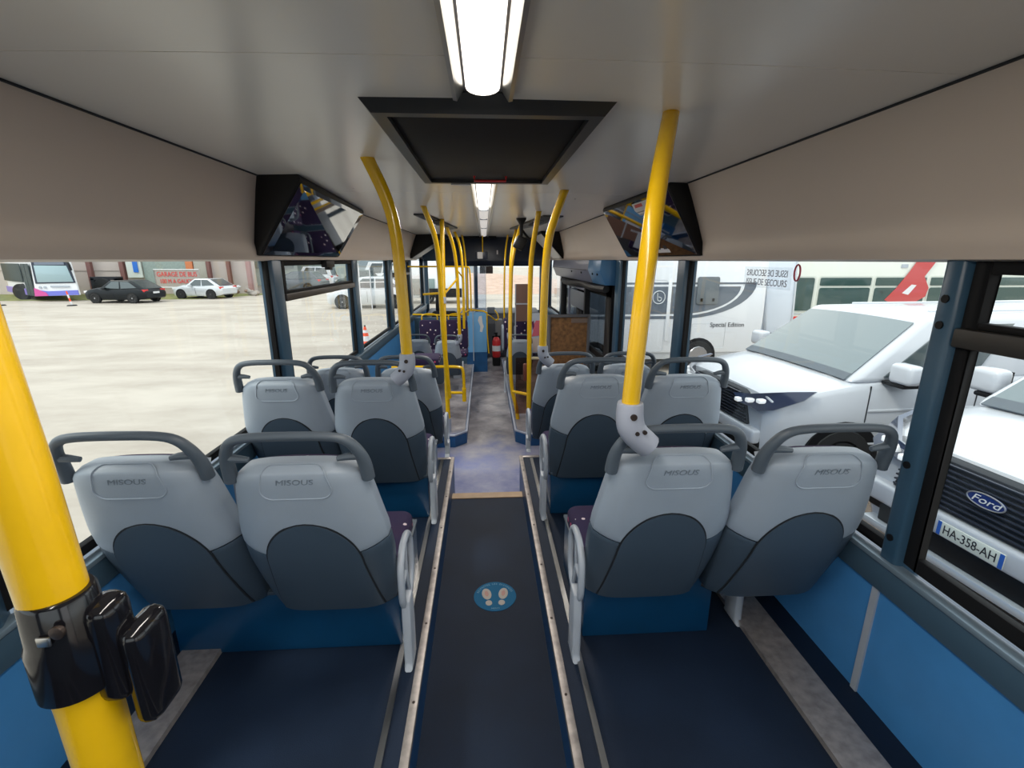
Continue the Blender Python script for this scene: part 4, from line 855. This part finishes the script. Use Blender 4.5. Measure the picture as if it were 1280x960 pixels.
# --- red and white bus
t = thing('city_bus', (13, 13.5, G), 'white and red bus with green-tinted windows parked behind the silver van', 'bus'); yb = 13.5
bw = pbr('cream_bus_paint', (.70, .72, .66), .35)
put('body', MB().prism(rrect(8.6, 20, -1.95, .75, .12), 'y', yb, yb+2.5), bw, t, bevel=.03)
put('red_band', MB().box(8.62, 19.9, yb-.01, yb, -1.9, -1.62), M['red'], t)
put('grey_line', MB().box(8.62, 19.9, yb-.012, yb, -1.56, -1.535), M['frame'], t)
gg = pbr('green_bus_glass', (.035, .075, .07), .08, coat=.4)
for i, (a, b) in enumerate(((8.75, 9.62), (9.80, 11.35), (11.50, 13.05), (13.2, 14.75), (14.9, 16.5))):
    f = put('window_frame', MB().prism(rrect(a-.05, b+.05, -1.49, -.45, .08), 'y', yb-.012, yb-.002), pbr('window_surround', (.60, .63, .57), .4), t)
    if i: put('pane', MB().prism(rrect(a, b, -.73, -.50, .03), 'y', yb-.03, yb-.012), gg, f)
    put('pane', MB().prism(rrect(a, b, -1.45, -.79 if i else -.50, .06), 'y', yb-.03, yb-.012), gg, f)
put('red_swoosh', MB().prism([(11.85, -1.15), (12.2, -1.28), (12.75, -1.25), (13.1, -1.05), (13.15, -.8), (12.95, -.47), (13.45, .35), (12.85, .35), (12.45, -.35), (12.15, -.8)], 'y', yb-.045, yb-.031), pbr('swoosh_red', (.50, .06, .06), .35), t)
put('white_stroke', MB().prism([(12.35, -.95), (12.55, -1.0), (12.75, -.72), (12.6, -.70)], 'y', yb-.05, yb-.045), M['paper'], t)
put('roof_vent', MB().box(12.2, 12.4, yb-.02, yb, -.22, -.12), M['frame'], t)
for x in (10.5, 17): wheel(t, x-13, -.0, .48, .28, -1)
car((10.6, 8.9, G), math.radians(5), 'white car roof just visible above the silver van', 'car', M['white'], Hb=1.15, Ht=1.62)
# --- left side: articulated white and purple bus
t = thing('city_bus', (-24, 28, G), 'white, blue and pink bus front seen far left beside the warehouse', 'bus', rz=math.radians(-90+90))
wb_, zt = M['white'], .18
put('body', MB().prism([(-24.9, -1.95), (-22.6, -1.85), (-22.75, zt), (-24.75, zt)], 'y', 28, 28.1), wb_, t)
put('side_body', MB().add([(-24.9, 28, -1.95), (-24.75, 28, zt), (-30, 32.2, zt), (-30.2, 32.2, -2.0), (-22.6, 28.1, -1.9), (-22.75, 28.1, zt), (-27.9, 33.3, zt), (-27.9, 33.3, -1.95)], [[0,1,2,3],[4,7,6,5],[1,5,6,2],[0,3,7,4],[3,2,6,7],[0,4,5,1]]), wb_, t)
put('windscreen', MB().prism([(-24.62, -1.20), (-22.72, -1.17), (-22.9, -.30), (-24.6, -.28)], 'y', 27.93, 27.98), pbr('bus_screen_glass', (.30, .42, .46), .1, coat=.5), t, bevel=.02)
put('screen_surround', MB().prism([(-24.76, -1.27), (-22.65, -1.23), (-22.82, .02), (-24.72, .05)], 'y', 27.97, 28.0), M['navy'], t)
put('destination_sign', MB().prism([(-24.55, -.25), (-23.0, -.25), (-23.0, 0), (-24.55, .0)], 'y', 27.94, 27.97), pbr('sign_grey', (.16, .19, .25), .4), t)
put('blue_front', MB().prism([(-24.85, -1.95), (-22.6, -1.88), (-22.62, -1.62), (-24.2, -1.68), (-24.86, -1.60)], 'y', 27.96, 28.0), pbr('bus_blue', (.16, .18, .62), .4), t)
put('pink_corner', MB().prism([(-24.92, -1.95), (-24.2, -1.93), (-24.3, -1.75), (-24.88, -1.50)], 'y', 27.94, 27.97), pbr('bus_pink', (.62, .08, .32), .4), t)
for x in (-24.55, -24.3): put('head_lamp', MB().lathe([(.07, 0), (.07, -.03)], (x, 27.97, -1.47), 'y', 12), M['frame'], t)
put('lettering_band', MB().box(-24.0, -23.0, 27.95, 27.98, -1.47, -1.38), M['frame'], t)
put('mirror', MB().tube(smooth([(-22.8, 27.9, -.1), (-22.55, 27.7, -.2), (-22.5, 27.7, -.55)], 2), .06, 8), M['black'], t)
def sp(u): return (-24.9-6.2*u, 28+4.95*u)
def sidepanel(u0, u1, z0, z1, mat, nm, o_=.03):
    a, b = sp(u0), sp(u1); d = Vector((4.95, 6.2, 0)).normalized()*-o_
    put(nm, quad((a[0]+d.x, a[1]+d.y, z0), (b[0]+d.x, b[1]+d.y, z0), (b[0]+d.x, b[1]+d.y, z1), (a[0]+d.x, a[1]+d.y, z1), off=.015), mat, t)
dg_ = pbr('dark_side_glass', (.03, .045, .045), .5, spec=.2)
sidepanel(.01, .11, -1.95, -.2, dg_, 'door_leaf'); sidepanel(.12, .22, -1.95, -.2, dg_, 'door_leaf'); sidepanel(.27, .9, -1.25, -.2, dg_, 'side_windows')
sidepanel(.24, .9, -1.95, -1.6, pbr('bus_purple', (.22, .16, .50), .4), 'purple_skirt')
put('wheel', MB().lathe([(.2, 0), (.45, 0), (.46, .3)], (-26.95, 29.4, G+.46), 'y', 20), M['ctyre'], t)
# --- cars on the left
car((-21.4, 27.6, G), math.radians(-6), 'black hatchback with silver wheels parked before the warehouse', 'car', pbr('black_paint', (.006, .009, .012), .35, spec=.3), L=3.85, tail=3.75, rend=2.9, wsx=1.5, rfx=1.7, hood=.95, Hb=.82, Ht=1.32, wr=.30, plate=True, scale=.9)
car((-18.55, 30.4, G), math.radians(-8), 'silver-white car parked in front of the red-lettered banner', 'car', M['silver'], L=3.5, tail=3.4, rend=2.6, rfx=1.6, hood=.9, Hb=.82, Ht=1.3, wr=.31, dark=True, scale=.9)
car((-15.9, 36.2, G), math.radians(-5), 'dark grey car cut by the first left window pillar', 'car', pbr('slate_paint', (.07, .09, .11), .3, coat=.4))
car((-15.6, 39.8, G), 0, 'white off-road car in front of the pale building', 'car', M['white'], L=3.6, tail=3.5, rend=3.3, rfx=1.3, hood=.9, Hb=1.05, Ht=1.75)
car((-11.9, 39.8, G), 0, 'dark green car right of the white off-road car', 'car', pbr('green_grey_paint', (.08, .12, .12), .3, coat=.4), L=3.2, tail=3.1, rend=2.7, rfx=1.3, hood=.8)
car((-7.5, 23.8, G), math.radians(2), 'light silver car partly behind the second left pillar', 'car', M['silver'], L=3.9, tail=3.8, rend=3.0, rfx=1.6, hood=.8)
t = car((-10.9, 42, G), 0, 'white van in front of the pale building far left', 'van', M['white'], L=4, tail=3.9, rend=3.8, rfx=1.2, hood=.7, Hb=1.1, Ht=2.1, name='van')
# white delivery van with tall windscreen and black rear body
t = thing('delivery_van', (-4.8, 25.5, G), 'white tall delivery van standing beyond the traffic cone', 'van')
put('body', MB().prism([(-6.1, -1.95), (-6.1, -1.3), (-5.5, -1.05), (-4.5, -.05), (-4.2, .2), (-1.0, .2), (-1.0, -1.95)], 'y', 25.4, 27.4), M['white'], t, bevel=.06)
put('windscreen', quad((-5.52, 25.6, -1.0), (-4.58, 25.6, -.08), (-4.58, 27.2, -.08), (-5.52, 27.2, -1.0), off=.03), M['vglass2'], t)
put('side_window', MB().prism([(-5.3, -1.05), (-4.5, -.30), (-3.9, -.30), (-3.9, -1.05)], 'y', 25.36, 25.4), pbr('pale_side_glass', (.35, .45, .45), .1), t)
put('side_panel', MB().box(-4.4, -2.6, 25.36, 25.4, -1.8, -.95), pbr('green_grey_panel', (.20, .27, .27), .4), t, bevel=.02)
put('rear_body', MB().box(-3.4, -1.2, 25.3, 25.4, -1.9, -1.45), M['black'], t)
put('tail_lamp', MB().box(-3.3, -3.05, 25.28, 25.36, -1.15, -.95), M['red'], t)
for x in (-5.6, -3.0): wheel(t, x+4.8, -.05, .36, .24, -1)
t = thing('site_frame', (-5.6, 22.5, G), 'upright white ladder-like frame in front of the delivery van', 'frame')
for x in (-5.75, -5.25, -4.55): put('upright', MB().tube([(x, 22.5, G), (x, 22.5, -.15)], .025, 6), M['paper'], t)
put('crossbar', MB().tube([(-5.75, 22.5, -1.0), (-4.55, 22.5, -.98)], .02, 6), M['paper'], t)
# traffic cone
t = thing('traffic_cone', (-3.2, 12.7, G), 'orange and white traffic cone alone on the pale yard', 'cone')
put('base', MB().box(-3.4, -3.0, 12.5, 12.9, G, G+.035), M['orange'], t, bevel=.01)
put('cone', MB().lathe([(.15, 0), (.115, .14), (.075, .30), (.025, .50)], (-3.2, 12.7, G+.035), n=20), M['orange'], t)
put('reflective_band', MB().lathe([(.122, .12), (.088, .25)], (-3.2, 12.7, G+.035), n=20), M['paper'], t)
put('reflective_band', MB().lathe([(.068, .335), (.048, .41)], (-3.2, 12.7, G+.035), n=20), M['paper'], t)
put('tip', MB().lathe([(.022, 0), (.022, .04)], (-3.2, 12.7, G+.53), n=12), M['ink'], t)
for i, (x, y, lb) in enumerate(((-20.9, 25.3, 'red and white marker post near the white and purple bus front'), (-24.6, 25.6, 'red and white marker post at the wheel of the far left bus'))):
    t = thing('marker_post', (x, y, G), lb, 'post')
    put('base', MB().lathe([(.22, 0), (.18, .05)], (x, y, G), n=12), M['black'], t)
    for k in range(4): put('post_band', MB().tube([(x-.03*k, y, G+.05+k*.17), (x-.03*(k+1), y, G+.05+(k+1)*.17)], .035, 8), M['paper'] if k % 2 == 0 else M['orange'], t)
# dark trailer hulk behind the bus front
t = thing('scrap_trailer', (-21.6, 31, G), 'dark scrap wheel and machinery between the far left bus and the black car', 'machine')
put('wheel', MB().lathe([(.2, 0), (.55, 0), (.55, .3)], (-23.4, 30.8, G+.6), 'y', 16), M['ctyre'], t)
put('frame', MB().box(-24.2, -22.6, 31, 31.5, -1.2, -1.0).box(-24.2, -24.0, 31, 31.5, G, -1.1).box(-22.8, -22.6, 31, 31.5, G, -1.1), M['ink'], t)
# warehouse
t = thing('warehouse', (-27, 34, G), 'pinkish rendered warehouse with brown steel columns behind the parked cars', 'building')
put('wall', MB().box(-60, -24.2, 34, 34.6, G, 4), M['wall1'], t); put('wall', MB().box(-24.2, -15.9, 34, 34.6, G, 4), M['wall1'], t)
put('wall_joint', MB().box(-60, -24.2, 33.97, 34, -.72, -.66).box(-60, -24.2, 33.97, 34, .6, .66), pbr('joint_taupe', (.36, .31, .28), .8), t)
put('roof', MB().box(-60.5, -15.5, 33.4, 44, 4, 4.3), M['wall1'], t)
for x in (-26.3, -24.2): put('column', MB().box(x-.13, x+.13, 33.75, 34, G, 4), M['col'], t)
for x in (-18.6, -17.3): put('column', MB().box(x-.1, x+.1, 33.75, 34, G, 4), M['col'], t)
put('column', MB().box(-16.1, -15.85, 33.7, 34, G, 4), pbr('column_rose', (.36, .20, .19), .6), t)
put('roller_door', MB().box(-22.9, -20.1, 33.9, 34, -1.6, 2.6), M['shutter'], t)
put('roller_door', MB().box(-19.6, -18.8, 33.9, 34, -1.9, 2.4), pbr('beige_shutter', (.42, .40, .35), .6), t)
put('orange_jamb', MB().box(-20.1, -19.65, 33.85, 34, -1.9, 2.6), pbr('jamb_orange', (.62, .20, .08), .6), t)
put('notice_board', MB().box(-24.9+1.0, -22.95, 33.8, 33.9, -1.15, 1.2), pbr('board_pale', (.62, .66, .62), .5), t)
put('blue_panel', MB().prism([(-23.45, -.80), (-23.15, -.80), (-23.15, .1), (-23.45, .1)], 'y', 33.75, 33.8), pbr('panel_blue', (.02, .16, .62), .5), t)
t = thing('banner', (-19.6, 32.3, G), 'wire-framed banner with red lettering between the black and silver cars', 'banner')
put('mesh_panel', MB().box(-21.2, -18.4, 32.3, 32.32, -1.70, -.62), pbr('banner_grey', (.42, .37, .34), .7), t)
put('frame', MB().tube([(-21.2, 32.29, -1.72), (-21.2, 32.29, -.60), (-18.4, 32.29, -.60), (-18.4, 32.29, -1.72)], .035, 6, True), M['paper'], t)
for x in (-21.2, -18.4): put('post', MB().tube([(x, 32.29, G), (x, 32.29, -1.7)], .03, 6), M['paper'], t)
rl = pbr('banner_red', (.78, .06, .06), .6)
text('lettering', 'GARAGE DE BUS', .42, rl, t, (-19.8, 32.28, -.90), (PI/2, 0, 0), .005, sx=.80)
text('lettering', '100 M A GAUCHE', .38, rl, t, (-19.8, 32.28, -1.34), (PI/2, 0, 0), .005, sx=.76)
# rubble
rb = thing('rubble_pile', (-16.3, 32.2, G), 'heap of brown rubble with white sacks right of the silver car', 'rubble')
def rock(x, y, z, r, mat, nm='rock'):
    mb = MB(); n = 6
    vs = []
    for i, ph in enumerate((-.8, 0, .8)):
        for j in range(n):
            q = 2*PI*j/n+i*.5; rr_ = r*math.cos(ph)*random.uniform(.8, 1.2); vs.append((x+rr_*math.cos(q), y+rr_*math.sin(q), z+r*.7*math.sin(ph)))
    k = len(vs); vs += [(x, y, z-r*.7), (x, y, z+r*.75)]
    fs = [[i*n+j, i*n+(j+1) % n, (i+1)*n+(j+1) % n, (i+1)*n+j] for i in range(2) for j in range(n)]+[[k, (j+1) % n, j] for j in range(n)]+[[k+1, 2*n+j, 2*n+(j+1) % n] for j in range(n)]
    put(nm, mb.add(vs, fs), mat, rb)
rm = [pbr('rubble_brown', (.26, .17, .12), .9, var=.3), pbr('rubble_grey', (.36, .32, .29), .9, var=.2), M['paper']]
for i in range(34):
    u = random.random(); x = -17.6+2.7*u; h = (1-abs(u-.35)/.65)*.75
    rock(x, 32.2+random.uniform(-.4, .4), G+.12+random.random()*h, random.uniform(.12, .24), rm[2 if (i % 8 == 0) else i % 2])
# pale building behind
t = thing('pale_building', (-14, 45, G), 'pale green-white clad industrial building with grey shutter doors', 'building')
put('wall', MB().box(-21.6, -2, 45.2, 55, G, 6), M['wall2'], t)
for i, x in enumerate((-20.3, -19.0, -17.7)): put('window', MB().box(x-.45, x+.45, 44.93, 45, -1.0+.25, .9), pbr('bldg_window', (.35, .40, .40), .3), t)
put('roller_door', MB().box(-17.2+.3, -13.8, 44.9, 45, -2.0, -.25), M['shutter'], t)
put('wall', MB().box(-11.4, -11.2, 44.9, 45, G, 4), M['silver'], t)
put('blue_grey_annex', MB().box(-11, -1, 43.5, 44.9, G, 5), pbr('annex_grey', (.36, .42, .46), .6, var=.08), t)
# low yard wall / dirt hill beyond the windscreen
hb = MB(); 
def hill(u, v):
    x = -14+34*u; y = 24+14*v; return (x, y, G+(.1+1.15*math.sin(PI*v))*(.55+.45*math.sin(u*7+1))*(1 if 0 < u < 1 else .2)-.3*(v in (0, 1)))
hb.grid(hill, [i/30 for i in range(31)], [i/10 for i in range(11)])
for v in hb.v: v.x += 10; v.y += 8
put('dirt_hill', hb, M['dirt'], kind='structure', label='pinkish dirt bank beyond the windscreen')
